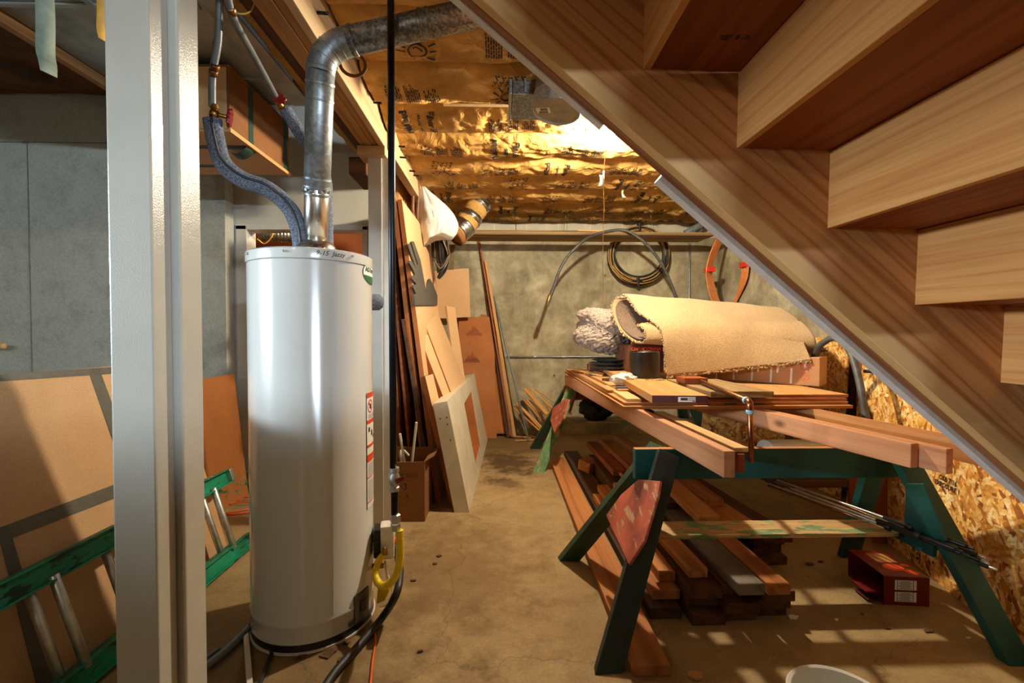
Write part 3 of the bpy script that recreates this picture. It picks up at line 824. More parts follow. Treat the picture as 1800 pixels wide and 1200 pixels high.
for f in [.19, .2, .21, .22] + [.62 + .012 * k for k in range(9)] + [.77 + .013 * k for k in range(13)]:
    jpatch(bm, a0 + .05, a0 + aw - .08 - rr.random() * .1, zt - H * f - .0016, zt - H * f, 8, .001)
for f0, f1, u0, u1 in ((.10, .14, .13, .2), (.30, .34, .07, .13), (.33, .38, .2, .26), (.38, .41, .3, .36)): jpatch(bm, a0 + u0, a0 + u1, zt - H * f1, zt - H * f0, 3, .0012)
jpatch(bm, a0, a0 + .012, zb, zt, 1, .0008)
obj('label_print', bm, M['print'], L1)
# oval badge: white over green
ac = a0 + .245; zc = zl(480)
def oval(bm, rx, rz, lo, hi, r, n=32):
    for k in range(n):
        v0, v1 = lo + (hi - lo) * k / n, lo + (hi - lo) * (k + 1) / n
        w0 = rx * math.sqrt(max(0, 1 - (v0 / rz) ** 2)); w1 = rx * math.sqrt(max(0, 1 - (v1 / rz) ** 2))
        for j in range(8):
            f0, f1 = -1 + j / 4, -1 + (j + 1) / 4
            quadbm(bm, [onj(ac + w0 * f0 / hr, zc + v0, r), onj(ac + w0 * f1 / hr, zc + v0, r), onj(ac + w1 * f1 / hr, zc + v1, r), onj(ac + w1 * f0 / hr, zc + v1, r)])
    return bm
LG = obj('badge', oval(bmesh.new(), .084, .05, -.05, .05, .0002), M['print'], HE)
obj('badge_face', oval(bmesh.new(), .080, .046, -.012, .046, .0008), M['label'], LG)
obj('badge_base', oval(bmesh.new(), .080, .046, -.046, -.014, .0008), M['logo_green'], LG)
bm = textbm('Smith', .03, bold=.0008); wrap(bm, ac + .02 / hr, zc + .014, 1, .0016); obj('badge_text', bm, M['print'], LG)
bm = textbm('AO', .03, bold=.0015); wrap(bm, ac - .042 / hr, zc + .014, 1, .0016); obj('badge_text', bm, M['logo_green'], LG)
# handwriting and screws on the cap
bm = textbm('9-15  Jazzy', .026, bold=.0002)
for v in bm.verts: v.co.x += v.co.y * .3
q = cylpt(582, 443); wrap(bm, math.atan2(q.y - hy, q.x - hx), z1 - .022, 1, .004); obj('handwriting', bm, M['print'], HE)
for px, py in ((500, 441), (618, 450), (438, 452)):
    q = cylpt(px, py); a = math.atan2(q.y - hy, q.x - hx); nrm = Vector((math.cos(a), math.sin(a), 0))
    lathe('screw', [(0, .008), (.004, .007), (.005, .004), (.005, 0)], onj(a, z1 - .02, .003), M['steel'], HE, nrm, 10)
# draft hood on the top
fx, fy = V(556, 583, 2.06).x, 2.06
dh = lathe('draft_hood', [(.0, z1 + .075), (.05, z1 + .075), (.055, z1 + .07), (.075, z1 + .06), (.088, z1 + .035), (.09, z1 + .02)], (fx, fy, 0), M['steel'], HE, n=40)
for k in range(4):
    a = PI / 4 + k * PI / 2
    cyl('hood_leg', (fx + .085 * math.cos(a), fy + .085 * math.sin(a), z1 - .002), (fx + .085 * math.cos(a), fy + .085 * math.sin(a), z1 + .03), .006, M['steel'], HE, 8)
# burner access cover and gas control on the jacket
ab = ang(634, 1060); zc2 = cylpt(634, 1062).z
bm = bmesh.new()
CV = obj('burner_cover', jpatch(bm, ab - .15, ab + .20, zc2 - .065, zc2 + .055, 8, .006), M['burner_cover'], HE)
CV.modifiers.new('solid', 'SOLIDIFY').thickness = .008
obj('sight_glass', jpatch(bmesh.new(), ab - .04, ab + .09, zc2 - .03, zc2 + .02, 4, .012), M['black'], CV)
obj('cover_flap', jpatch(bmesh.new(), ab - .27, ab - .13, zc2 - .062, zc2 - .04, 4, .004), M['burner_cover'], CV)
gv = V(681, 948, 2.08)
ga = math.atan2(gv.y - hy, gv.x - hx)
GM = Matrix.Translation(gv) @ Matrix.Rotation(.22, 4, 'Z')
G = obj('gas_control', boxbm(.062, .08, .152, .012), plain('white_control_plastic', (222, 218, 208), .4), HE, GM)
obj('control_back', boxbm(.03, .08, .13, .008, None, (-.045, .0, .0)), M['black'], G, GM)
bm = bmesh.new()
for k in range(5): boxbm(.03, .002, .006, 0, bm, (-.045, -.0405, -.04 + k * .018))
obj('control_ribs', bm, M['rubber'], G, GM)
obj('control_label', boxbm(.042, .0015, .05, 0, None, (.004, -.038, .03)), M['label'], G, GM)
bm = bmesh.new()
for k in range(6): boxbm(.032, .0012, .0035, 0, bm, (.004, -.0392, .012 + k * .0075))
obj('label_print', bm, M['print'], G, GM)
obj('caution_sticker', boxbm(.022, .0015, .01, 0, None, (-.01, -.038, -.012)), M['print_red'], G, GM)
obj('control_knob', lathebm([(0, .016), (.016, .014), (.018, 0)], 20, None, Matrix.Translation((.03, .0, -.01)) @ Matrix.Rotation(PI / 2, 4, 'Y')), M['print_red'], G, GM, smooth=True, angle=40)
cyl('control_stem', (-.60, 2.10, gv.z), gv + Vector((-.05, .02, 0)), .02, M['black'], HE)
hose0 = V(676, 982, 1.80)
cyl('hose_fitting', V(674, 962, 2.02), V(676, 976, 2.01), .015, M['brass'], HE)
# drain valve with yellow tag
dv = cylpt(652, 1045); da = math.atan2(dv.y - hy, dv.x - hx)
cyl('drain_valve', onj(da + .12, .22, -.005), onj(da + .12, .22, .05), .012, M['brass'], HE)
pts = [V(664, 1032, 2.0), V(682, 1026, 1.99), V(684, 1040, 1.98), V(676, 1056, 1.98), V(661, 1062, 2.0)]
prism('yellow_tag', pts, (.0, .02, 0), M['yellow'], HE, .003)
cyl('pilot_tube', V(677, 985, 2.06), V(681, 1018, 2.05), .006, M['white_pvc'], HE, 10)
tube('sensor_wire', [V(683, 1010, 2.04), V(688, 1040, 2.0), V(680, 1062, 2.0), V(668, 1066, 2.02)], .002, M['label'], HE, 6)
# relief valve under foam
a = ang(655, 525) + .42; zr = cylpt(650, 526).z
lathe('relief_valve_foam', [(0, 0), (.036, 0), (.04, .01), (.04, .06), (.03, .075), (0, .078)], onj(a, zr, -.005), M['foam'], HE, (math.cos(a), math.sin(a), 0), 24)
# ---------------------------------------------------------------- flue
FL = thing('flue_pipe', (fx, fy, z1 + .07), 'galvanised flue pipe rising from the heater and elbowing right overhead', 'pipe')
zt1 = V(556, 318, 2.06).z; ze = V(562, 132, 2.06).z
FB = Vector((fx, fy, z1 + .06)); FT = V(563, 132, 1.84)
fax = (FT - FB).normalized(); FLn = (FT - FB).length
tm = .36
FMd = FB.lerp(FT, tm)
cyl('shiny_section', FB, FMd + fax * .02, .050, M['steel'], FL, 40)
cyl('riser_section', FMd, FT + fax * .014, .0535, M['galv'], FL, 40)
for s_, r in ((.0, .057), (.035, .0555), (-.03, .0545), (FLn * (1 - tm) - .03, .0565), (FLn * (1 - tm) - .09, .0555)):
    lathe('pipe_band', [(r - .006, -.006), (r, -.004), (r, .004), (r - .006, .006)], FMd + fax * s_, M['galv'], FL, fax, 40)
bm = bmesh.new()
for k in range(12):
    b_ = boxbm(.005, .014, .012, .001, None, (.0555, 0, 0)); bmesh.ops.rotate(b_, verts=b_.verts[:], matrix=Matrix.Rotation(2 * PI * k / 12, 3, 'Z'))
    me = bpy.data.meshes.new('t'); b_.to_mesh(me); b_.free(); bm.from_mesh(me)
xq = Vector((1, 0, 0)); xq = xq - fax * xq.dot(fax)
obj('collar_tabs', bm, M['galv'], FL, fmat(FMd + fax * -.012, xq, fax))
p0 = FT.copy(); e1 = V(612, 73, 1.84); far = V(905, 7, 1.84)
dirp = (far - e1).normalized()
corner = V(565, 84, 1.84)
arc = []
for k in range(13):
    t = k / 12; arc.append(p0 * (1 - t) ** 2 + corner * 2 * t * (1 - t) + e1 * t * t)
obj('elbow', tubebm(arc, .0545, 36), M['galv'], FL, smooth=True, angle=40)
for k in (1, 4, 7, 10):
    d = (arc[k + 1] - arc[k - 1]).normalized()
    lathe('elbow_seam', [(.052, -.004), (.0565, -.002), (.0565, .002), (.052, .004)], arc[k], M['galv'], FL, d, 36)
cyl('upper_section', e1 - dirp * .01, far, .0535, M['galv_d'], FL, 40)
for s_ in (.02, .30, .33):
    lathe('pipe_band', [(.05, -.008), (.0575, -.005), (.0575, .005), (.05, .008)], e1 + dirp * s_, M['galv_d'], FL, dirp, 40)
# flat ring escutcheon behind the elbow
rc = V(620, 113, 2.04)
o = lathe('pipe_ring', [(.046, -.002), (.060, -.002), (.060, .002), (.046, .002), (.046, -.002)], rc, M['leather'], None, (.25, -1, .1), 40, 20)
tag(o, 'dark flat metal ring hanging beside the flue elbow', 'ring')
# ---------------------------------------------------------------- supply pipes
def valve(root, c, ax, hand):
    ax = Vector(ax).normalized(); hand = Vector(hand).normalized(); c = Vector(c)
    b = lathe('valve_body', [(0, -.035), (.014, -.035), (.016, -.02), (.012, -.016), (.018, -.006), (.018, .006), (.012, .016), (.016, .02), (.014, .035), (0, .035)], c, M['brass'], root, ax, 20)
    cyl('valve_stem', c, c + hand * .05, .008, M['brass'], b, 12)
    bm = bmesh.new(); prof = []
    N = 48
    rings = []
    for (rr_, zz) in ((.010, .004), (.9, .006), (1, 0), (.9, -.006), (.010, -.004)):
        rings.append([bm.verts.new(((.036 + .0045 * math.cos(8 * 2 * PI * k / N)) * (rr_ if rr_ > .5 else .35) * math.cos(2 * PI * k / N), (.027 + .0035 * math.cos(8 * 2 * PI * k / N)) * (rr_ if rr_ > .5 else .35) * math.sin(2 * PI * k / N), zz)) for k in range(N)])
    for A, B in zip(rings, rings[1:]):
        for k in range(N): bm.faces.new((A[k], A[(k + 1) % N], B[(k + 1) % N], B[k]))
    bm.faces.new(rings[0]); bm.faces.new(rings[-1][::-1])
    x = ax - hand * ax.dot(hand)
    obj('valve_handle', bm, M['valve_red'], b, fmat(c + hand * .054, x, hand), smooth=True, angle=40)
W1 = thing('water_pipe', V(380, 100, 1.85), 'grey water pipe with foam sleeve curving down left of the flue', 'pipe')
tube('grey_pipe', [V(391, -40, 1.74), V(386, 10, 1.76), V(383, 75, 1.80), V(374, 130, 1.83), V(373, 188, 1.86)], .0135, M['grey_pipe'], W1)
for px, py in ((382, 80), (378, 118), (375, 128)):
    cyl('copper_coupling', V(px + .5, py - 5, 1.815), V(px - .5, py + 5, 1.83), .0155, M['copper_old'], W1)
valve(W1, V(377, 200, 1.86), (0, 0, 1), (.7, .2, -.12)); 
pp = [V(373, 210, 1.86), V(380, 250, 1.87), V(393, 288, 1.89), V(425, 315, 1.92), V(470, 332, 1.96), V(506, 362, 2.0), V(524, 400, 2.02), V(530, 440, 2.03)]
tube('foam_sleeve', pp, .034, M['foam'], W1, 20, 8)
q = crom([p + Vector((.012, -.0305, .006)) for p in pp], 8)
obj('sleeve_slit', tubebm(q, .0055, 6), M['black'], W1, smooth=True)
W2 = thing('water_pipe', V(450, 100, 2.0), 'grey water pipe slanting back to a red handled valve, foam sleeve behind flue', 'pipe')
tube('grey_pipe', [V(396, -20, 1.66), V(412, 35, 1.76), V(450, 105, 1.98), V(486, 172, 2.22)], .0145, M['grey_pipe'], W2)
cyl('copper_coupling', V(404, 12, 1.71), V(409, 24, 1.74), .0175, M['copper_old'], W2)
valve(W2, V(492, 184, 2.26), (V(496, 196, 2.3) - V(486, 172, 2.22)), (.35, -1, .15))
tube('foam_sleeve', [V(502, 193, 2.30), V(522, 226, 2.33), V(548, 268, 2.34), V(570, 310, 2.28), V(573, 360, 2.22), V(574, 436, 2.18)], .031, M['foam'], W2, 20)
EL = thing('electrical_cable', V(440, 10, 1.75), 'thin yellow cable looping at the ceiling above the water pipes', 'cable')
tube('cable', [V(382, -20, 1.8), V(398, 12, 1.78), V(420, 24, 1.77), V(440, 20, 1.78), V(452, -5, 1.8)], .0032, M['cable_y'], EL, 8)
tube('cable', [V(400, -10, 1.85), V(420, 5, 1.85), V(432, -10, 1.85)], .0032, M['cable_y'], EL, 8)
tube('cable', [V(448, -10, 1.85), V(455, 8, 1.84), V(461, 9, 1.84), V(463, -15, 1.85)], .0032, M['cable_y'], EL, 8)
# ---------------------------------------------------------------- gas line
gx = V(690, 583, 1.755).x
GL = thing('gas_pipe', (gx, 1.755, 0), 'black vertical gas pipe with shutoff valve right of the water heater', 'pipe')
zv = V(697, 842, 1.755).z
cyl('upper_pipe', (gx, 1.755, zv + .03), (gx, 1.755, 2.74), .0135, M['iron'], GL, 20)
vx = gx + .004
cyl('lower_pipe', (vx, 1.755, V(700, 905, 1.755).z), (vx, 1.755, zv - .02), .0135, M['iron'], GL, 20)
lathe('shutoff_valve', [(0, -.045), (.018, -.045), (.019, -.03), (.015, -.026), (.022, -.008), (.022, .008), (.015, .026), (.019, .03), (.018, .045), (0, .045)], (vx, 1.755, zv), M['alu'], GL)
prism('valve_lever', [V(694, 843, 1.73), V(710, 836, 1.72), V(712, 842, 1.72), V(697, 852, 1.73)], (0, .006, 0), M['valve_red'], GL, .001)
prism('paper_tag', [V(682, 832, 1.74), V(693, 829, 1.74), V(696, 848, 1.74), V(686, 853, 1.74)], (0, .001, 0), M['label'], GL, 0)
zn = V(702, 918, 1.755).z
lathe('hex_nut', [(0, -.03), (.018, -.03), (.019, -.005), (.016, 0), (.02, .004), (.02, .03), (.015, .034), (0, .034)], (vx + .003, 1.755, zn), M['alu'], GL, n=6, angle=10)
YH = thing('gas_hose', V(704, 960, 1.755), 'yellow corrugated flexible gas hose looping to the heater control', 'hose')
hp = crom([V(702, 931, 1.755), V(703, 970, 1.755), V(700, 1000, 1.79), V(688, 1022, 1.86), V(671, 1029, 1.92), V(660, 1013, 1.97), V(664, 990, 2.0), V(674, 974, 2.01)], 26)
N = len(hp)
obj('corrugated_tube', tubebm(hp, .016, 14, rf=lambda t: .0145 + .0016 * math.sin(t * 2 * PI * 58)), M['yellow'], YH, smooth=True)
DH = tube('drain_hose', [V(694, 962, 2.16), V(701, 985, 2.10), V(703, 1010, 2.02), V(696, 1045, 1.93), F(672, 1085, .03), F(630, 1135, .02), F(590, 1180, .02), F(560, 1225, .02)], .0165, M['rubber'], None, 14)
tag(DH, 'black drain hose snaking across the floor in front of the heater', 'hose')
OC = tube('orange_cable', [F(656, 1100, .006), F(660, 1125, .006), F(655, 1160, .006), F(650, 1215, .006)], .0045, M['orange_cord'], None, 8)
tag(OC, 'orange cord on the floor right of the heater base', 'cord')
# ================================================================ left: carton, ladder, panels
# flat carton leaning left, a long slab along the room
B_ = Vector((-1.637, 2.745, 0.0)); T_ = Vector((-1.94, 2.745, 1.12))
vdir = (T_ - B_).normalized(); nrm = Vector((vdir.z, 0, -vdir.x))
H = (T_ - B_).length
t_ = thing('flat_carton', (-1.7, 1.9, 0), 'large flat tan carton bound with dark tape, standing behind the green ladder', 'carton')
CT = prism('carton_body', [B_, B_ + Vector((0, -1.75, 0)), T_ + Vector((0, -1.75, 0)), T_], -nrm * .055, M['mdf'], t_, .004)
def CP(px, py): return P(px, py, B_ + nrm * .0015, nrm)
def tapeq(pts):
    prism('tape_band', [CP(*p) for p in pts], nrm * .0012, M['tape'], t_, 0)
tapeq([(-40, 674), (0, 658), (193, 645), (330, 629), (330, 641), (193, 657), (0, 670), (-40, 690)])
tapeq([(154, 648), (174, 647), (290, 960), (268, 972)])
tapeq([(-30, 938), (204, 850), (340, 800), (340, 826), (204, 874), (-30, 966)])
tapeq([(-6, 926), (16, 926), (102, 1215), (70, 1225)])
# extension ladder lying on its edge against the carton
lb = Vector((-1.50, 0, .05)); lt = Vector((-1.625, 0, .43))
ld = (lt - lb).normalized(); ln_ = Vector((ld.z, 0, -ld.x))
t_ = thing('extension_ladder', (-1.5, 2.0, 0), 'green fibreglass extension ladder with aluminium rungs lying along its edge', 'ladder')
def rail(c, y0, y1, off):
    bm = bmesh.new()
    for (w, h, dx, dz) in ((.006, .082, -.012, 0), (.03, .007, 0, .0375), (.03, .007, 0, -.0375)):
        boxbm(y1 - y0, h if w < .01 else .007, w if w < .01 else .03, .002, bm, (0, dz, dx))
    p = c + ln_ * off
    return obj('rail', bm, M['fibreglass'], t_, fmat((p.x, (y0 + y1) / 2, p.z), (0, 1, 0), ln_))
R = {}
for off, y0, y1 in ((.0, .9, 2.74), (-.034, .7, 2.62)):
    for c in (lb, lt): R[(off, c.z)] = rail(c, y0, y1, off)
    ys = (1.06, 1.365, 1.67, 1.975, 2.28, 2.585) if off == 0 else (1.0, 1.305, 1.61, 1.915, 2.22, 2.525)
    for y in ys:
        a = lb + ln_ * (off) + ld * .02; b = lt + ln_ * off - ld * .02
        cyl('rung', (a.x, y, a.z), (b.x, y, b.z), .0165, M['alu'], t_, 18)
for c in (lb, lt):
    p = c + ln_ * .0
    obj('end_cap', boxbm(.03, .07, .034, .004), M['alu'], t_, fmat((p.x, 2.757, p.z), (0, 1, 0), ln_))
p = lt + ln_ * -.0
for y in (1.37, 1.98, 2.58):
    q = lt + ld * .042
    lathe('rung_cap', [(0, .004), (.02, .003), (.024, 0)], (q.x, y, q.z), M['alu'], t_, ld, 20)
# orange-brown panel further back
pts = [V(437, 862, 3.62), V(412, 657, 3.66)]
a, b = pts; a.z = 0.0
pan = prism('leaning_panel', [a, a + Vector((-.05, -1.0, 0)), b + Vector((-.05, -1.0, 0)), b], Vector((-.02, .0, -.004)), M['hardboard'], None, .002)
tag(pan, 'orange-brown panel with green stains leaning left of the water heater', 'panel')
# paint stains along its foot
nn = (b - a).cross(Vector((.05, 1, 0))).normalized()
if nn.x < 0: nn = -nn
bm = bmesh.new(); rr = random.Random(4)
for k in range(60):
    f = rr.random(); g = .06 + .16 * rr.random()
    c = a + Vector((-.05, -1, 0)) * (f * .5) + (b - a) * g + nn * .002
    u = Vector((.05, 1, 0)).normalized() * rr.uniform(.004, .02); v = (b - a).normalized() * rr.uniform(.004, .016)
    quadbm(bm, [c - u - v, c + u - v * .6, c + u * .7 + v, c - u * .8 + v])
obj('paint_stains', bm, M['green_paint'], pan)
# orange cord loops on the floor there
t_ = thing('orange_cable', F(415, 893), 'orange extension cord coiled on the floor beside the ladder end', 'cord')
for k, (px, py, rx, ry) in enumerate(((418, 888, .16, .13), (424, 893, .18, .12), (414, 899, .17, .10))):
    c = F(px, py); pts = [c + Vector((rx * math.cos(a), ry * math.sin(a) * 1.2, .008 + .007 * k)) for a in [2 * PI * j / 8 + k for j in range(8)]]
    tube('cord_loop', pts, .0045, M['orange_cord'], t_, 8, 6, True)
# grey pipe and white stick on the floor at the lower left
o = tube('floor_pipe', [F(360, 1172, .02), F(400, 1140, .02), F(436, 1104, .02)], .0155, M['grey_pvc'], None, 14); tag(o, 'grey plastic pipe on the floor by the heater base', 'pipe')
o = tube('floor_pipe', [F(352, 1168, .014), F(370, 1152, .014), F(384, 1142, .014)], .013, M['grey_pipe'], None, 12); tag(o, 'short pale grey pipe end on the floor beside the column', 'pipe')
o = plank('white_stick', F(432, 1112, .012), F(441, 1230, .012), .02, .018, M['white_pvc']); tag(o, 'short white painted stick on the floor left of the heater', 'stick')
o = tube('thin_hose', [F(440, 1096, .02), F(452, 1118, .012), F(476, 1142, .012), F(470, 1165, .012), F(452, 1215, .012)], .0075, M['rubber'], None, 10); tag(o, 'thin dark hose curling on the floor before the heater', 'hose')
rr = random.Random(9)
for k, (px, py, s) in enumerate(((575, 1150, .03), (590, 1140, .022), (530, 1155, .02), (610, 1130, .018), (600, 1160, .016))):
    c = F(px, py); pts = [(c.x + s * rr.uniform(.6, 1.4) * math.cos(a), c.y + s * rr.uniform(.6, 1.4) * math.sin(a), .0005) for a in (0.2, 1.4, 2.6, 3.9, 5.2)]
    o = prism('wood_chip', pts, (0, 0, .006), M['dark_debris'], None, .001); tag(o, 'crumbled wood chip on the floor in front of the heater base', 'debris', 'wood chips before the heater')
for k, (px, py, s) in enumerate(((1068, 918, .0), (727, 1021, .02), (771, 978, .018), (763, 992, .014), (738, 1146, .012))):
    if not s: continue
    c = F(px, py); pts = [(c.x + s * rr.uniform(.6, 1.3) * math.cos(a), c.y + s * .6 * rr.uniform(.6, 1.3) * math.sin(a), .0005) for a in (0.2, 1.4, 2.6, 3.9, 5.2)]
    o = prism('debris_crumb', pts, (0, 0, .008), M['dark_debris'], None, .001); tag(o, 'small brown crumb lying on the open floor right of the heater', 'debris', 'crumbs on the open floor')
# dangling strips at the upper left
def strip(name, pts, w, m, lab):
    q = crom(pts, 8); rows = []
    for i, p in enumerate(q):
        tw = .5 + .9 * i / len(q)
        d = Vector((math.cos(tw), math.sin(tw), 0)) * w / 2
        rows.append([p - d, p, p + d])
    o = sheet(name, rows, m, thick=.001); tag(o, lab, 'tape'); return o
strip('tape_strip', [V(78, -20, 1.5), V(80, 40, 1.5), V(80, 90, 1.49), V(84, 112, 1.47), V(86, 130, 1.46)], .045, M['pale_tape'], 'pale green tape strip dangling from the ceiling at upper left')
strip('tape_strip', [V(182, -20, 1.55), V(182, 30, 1.55), V(181, 55, 1.55), V(183, 72, 1.55)], .034, M['cable_y'], 'short yellowish tape strip dangling beside the column top')
o = cyl('wood_dowel', (-3.9, 3.45, V(5, 608, 3.45).z), (V(8, 608, 3.45).x, 3.45, V(5, 608, 3.45).z), .02, M['pine'], None); tag(o, 'short pale wooden peg at the far left before the grey wall', 'peg')
# wrapped duct box hanging below the panning
t_ = thing('duct_box', (-1.75, 2.75, 2.35), 'cardboard covered duct box with green tape hanging under the sheet metal', 'duct box')
x1 = V(508, 308, 3.08).x; zb = V(508, 308, 3.08).z
box('box_bottom', x1 - .62, x1, 2.42, 3.08, zb, zb + .012, M['melamine'], t_, .002, long=1)
box('box_side', x1 - .014, x1, 2.42, 3.08, zb + .013, 2.66, M['cardboard_d'], t_, .002, long=1)
box('box_side', x1 - .62, x1 - .606, 2.42, 3.08, zb + .013, 2.66, M['cardboard_d'], t_, .002, long=1)
box('box_end', x1 - .605, x1 - .015, 2.42, 2.434, zb + .013, 2.66, M['melamine'], t_, .002)
box('box_end', x1 - .605, x1 - .015, 3.066, 3.08, zb + .013, 2.66, M['cardboard_d'], t_, .002)
box('box_top', x1 - .62, x1, 2.42, 3.08, 2.661, 2.672, M['cardboard_d'], t_, .002, long=1)
box('corner_strip', x1 - .004, x1 + .010, 2.41, 3.09, zb - .006, zb + .016, M['pine'], t_, .002, long=1)
for y in (2.62, 3.03):
    box('tape_band', x1 + .0005, x1 + .002, y - .024, y + .024, zb + .018, 2.66, M['green_tape'], t_, 0)
box('tape_band', x1 - .60, x1 - .02, 2.60, 2.645, zb - .0015, zb - .0003, M['green_tape'], t_, 0)
box('tape_band', x1 - .50, x1 - .26, 2.90, 2.94, zb - .0015, zb - .0003, M['green_tape'], t_, 0)
rows = []
for i in range(8):
    u = i / 7; rows.append([Vector((x1 - .01 - .12 * u, 2.60 + .05 * j, zb - .003 - .035 * math.sin(u * 2.6) - .006 * math.sin(j * 2 + u * 4))) for j in range(3)])
sheet('loose_tape', rows, M['green_tape'], t_, .001)
# things seen through the wall opening
t_ = thing('flexible_duct', V(490, 415, 4.7), 'silver flexible duct seen through the opening behind the heater', 'duct')
hp = [V(462, 410, 4.75), V(490, 412, 4.7), V(520, 414, 4.7), V(560, 416, 4.7)]
q = crom(hp, 24); obj('duct_hose', tubebm(q, .075, 22, rf=lambda t: .074 + .006 * math.sin(t * 2 * PI * 16)), M['foil'], t_, smooth=True)
o = tube('electrical_cable', [V(452, 420, 4.3), V(466, 428, 4.3), V(480, 410, 4.3), V(470, 392, 4.3)], .006, M['cable_y'], None, 8); tag(o, 'yellow cable seen through the opening behind the heater', 'cable')
rows = []
for a in range(20):
    x = -3.19 + 2.18 * a / 19
    rows.append([Vector((x, 4.0 + 1.28 * b / 40, 2.62 - .03 * abs(math.sin(b * .35)) - .02 * noise.noise((x * 5, b * .3, 7)))) for b in range(41)])
o = sheet('insulation_batt', rows, M['kraft']); tag(o, 'kraft insulation seen through the opening behind the heater', 'insulation')
o = box('wood_rail', -2.9, -1.0, 4.9, 4.96, 2.0, 2.06, M['beam'], None); tag(o, 'wooden rail seen through the opening behind the heater', 'rail')
# ================================================================ storage bay, left side sheets
def leansheet(name, nt, nb, Y0, Y1, th, m, lab, cat, edge=None, dy_top=0):
    """sheet standing along the room: near edge top/bottom pixels at depth Y0, reaching back to Y1"""
    T = V(*nt, Y0); B = V(*nb, Y0)
    D = Vector((0, Y1 - Y0, 0))
    v = (T - B).normalized(); n = Vector((-v.z, 0, v.x)) * th
    if edge:
        root = thing(name, (B.x, (Y0 + Y1) / 2, B.z), lab, cat)
        prism('panel_core', [B, B + D, T + D, T], n, m[1], root, .001)
        e = n.normalized()
        prism('panel_face', [B - e * .0012, B + D - e * .0012, T + D - e * .0012, T - e * .0012], e * .001, m[0], root, 0)
        return root
    return tag(prism(name, [B, B + D, T + D, T], n, m, None, .002), lab, cat)
me_ = (M['melamine'], M['edge_brown'])
def zf(px, Y, y): return V(px, y, Y)
leansheet('particle_board_sheet', (706, 350), (774, 886), 3.42, 4.75, .034, me_, 'tallest tan faced particle board sheet leaning under the hanging bag', 'board', True)
leansheet('particle_board_sheet', (695, 345), (755, 886), 3.42, 4.6, .030, (M['hardboard'], M['edge_brown']), 'orange edged sheet behind the tallest tan sheet', 'board', True)
leansheet('wooden_board', (683, 372), (730, 884), 3.42, 3.9, .02, M['red_wood'], 'reddish board leaning just right of the gas pipe', 'board')
leansheet('wooden_board', (690, 560), (712, 884), 3.42, 3.7, .03, M['red_wood'], 'shorter reddish board half hidden behind the gas pipe', 'board')
leansheet('wooden_board', (676, 480), (684, 884), 3.40, 3.5, .02, M['old_wood'], 'narrow dark stick standing against the slim post', 'board')
leansheet('wooden_board', (712, 560), (764, 886), 3.41, 3.44, .03, M['old_wood'], 'dark brown board standing against the near edge of the tallest sheet', 'board')
# black cutout with fingers against the tall tan sheet
Tn = V(706, 350, 3.42); Bn = V(774, 886, 3.42); vv = (Tn - Bn).normalized(); nn = Vector((vv.z, 0, -vv.x))
def Q(cx, cy): return P(640 + cx * .18333, 300 + cy * .18333, Bn + nn * .004, nn)
outl = [(400, 712), (408, 700), (424, 700), (492, 905), (500, 900), (437, 690), (446, 678), (462, 680), (525, 855), (545, 960), (572, 1110), (596, 1190), (597, 1080), (606, 1045), (618, 1036), (650, 1090), (690, 1200), (690, 1290), (470, 1290), (462, 1190), (480, 1180), (452, 1120), (458, 1095), (486, 1090), (440, 1035), (442, 1008), (472, 1005), (470, 985), (415, 885), (417, 862), (440, 866), (480, 935)]
o = prism('black_cutout', [Q(*p) for p in outl], nn * .014, M['black_matte'], None, .0); tag(o, 'dark grey cutout board with finger shaped notches on the tan sheet', 'cutout board')
# three offcuts standing on the slab
leans = (('board_offcut', [(733, 532), (768, 546), (818, 671), (793, 690)], 3.81, 4.63, 'tan offcut with brown edge, tallest of those behind the white slab'),
         ('board_offcut', [(737, 590), (752, 588), (791, 691), (779, 697)], 3.60, 3.76, 'narrow tan offcut, middle of those behind the white slab'),
         ('board_offcut', [(747, 661), (761, 657), (785, 760), (774, 775)], 3.34, 3.46, 'short tan offcut, nearest of those behind the white slab'))
for name, pp, Y, Y2, lab in leans:
    a, b, c, d = [V(*pp[0], Y), V(*pp[1], Y2), V(*pp[2], Y2), V(*pp[3], Y)]
    # carry each piece on down to the floor behind the slab
    k1, k2 = d, c
    if Y < 3.5: k1 = a + (d - a) * ((a.z - .01) / (a.z - d.z)); k2 = b + (c - b) * ((b.z - .01) / (b.z - c.z))
    root = thing(name, ((k1 + k2) / 2), lab, 'board')
    n = (b - a).cross(d - a).normalized()
    if n.x > 0: n = -n
    prism('offcut_core', [a, b, k2, k1], n * .042, M['edge_brown'], root, .001)
    prism('offcut_face', [p - n * .0012 for p in (a, b, k2, k1)], n * .001, M['melamine'], root, 0)
# narrow torn board behind them
a, b, c, d = V(785, 538, 4.9), V(800, 540, 5.0), V(822, 700, 5.0), V(806, 700, 4.9)
o = prism('torn_board', [a, b, c + (c - b) * .55, d + (d - a) * .55], (-.02, .01, 0), M['melamine'], None, .001); tag(o, 'narrow tan board with torn yellow edge behind the offcuts', 'board')
# ================================================================ white slab with a rectangular hole
A = V(825, 903, 3.23); A.z = 0; Bt = V(786, 705, 3.23); Cf = V(857, 770, 5.4); Cf.z = 0
u = (Cf - A).normalized(); v = (Bt - A); v -= u * v.dot(u); hgt = v.length; v.normalize(); n = u.cross(v); 
if n.x > 0: n = -n
Ln = (V(857, 770, 5.4) - A).length
hole = [P(px, py, A, n) for px, py in ((816, 709), (828.5, 687), (844, 781), (836, 814))]
root = thing('slab_panel', (A.x - .1, 4.2, 0), 'thick cream slab with a rectangular cutout leaning beside the boards', 'panel')
prism('slab', [A, A + u * Ln, A + u * Ln + v * hgt, A + v * hgt], n * .105, [M['white_panel']], root, 0, [hole])
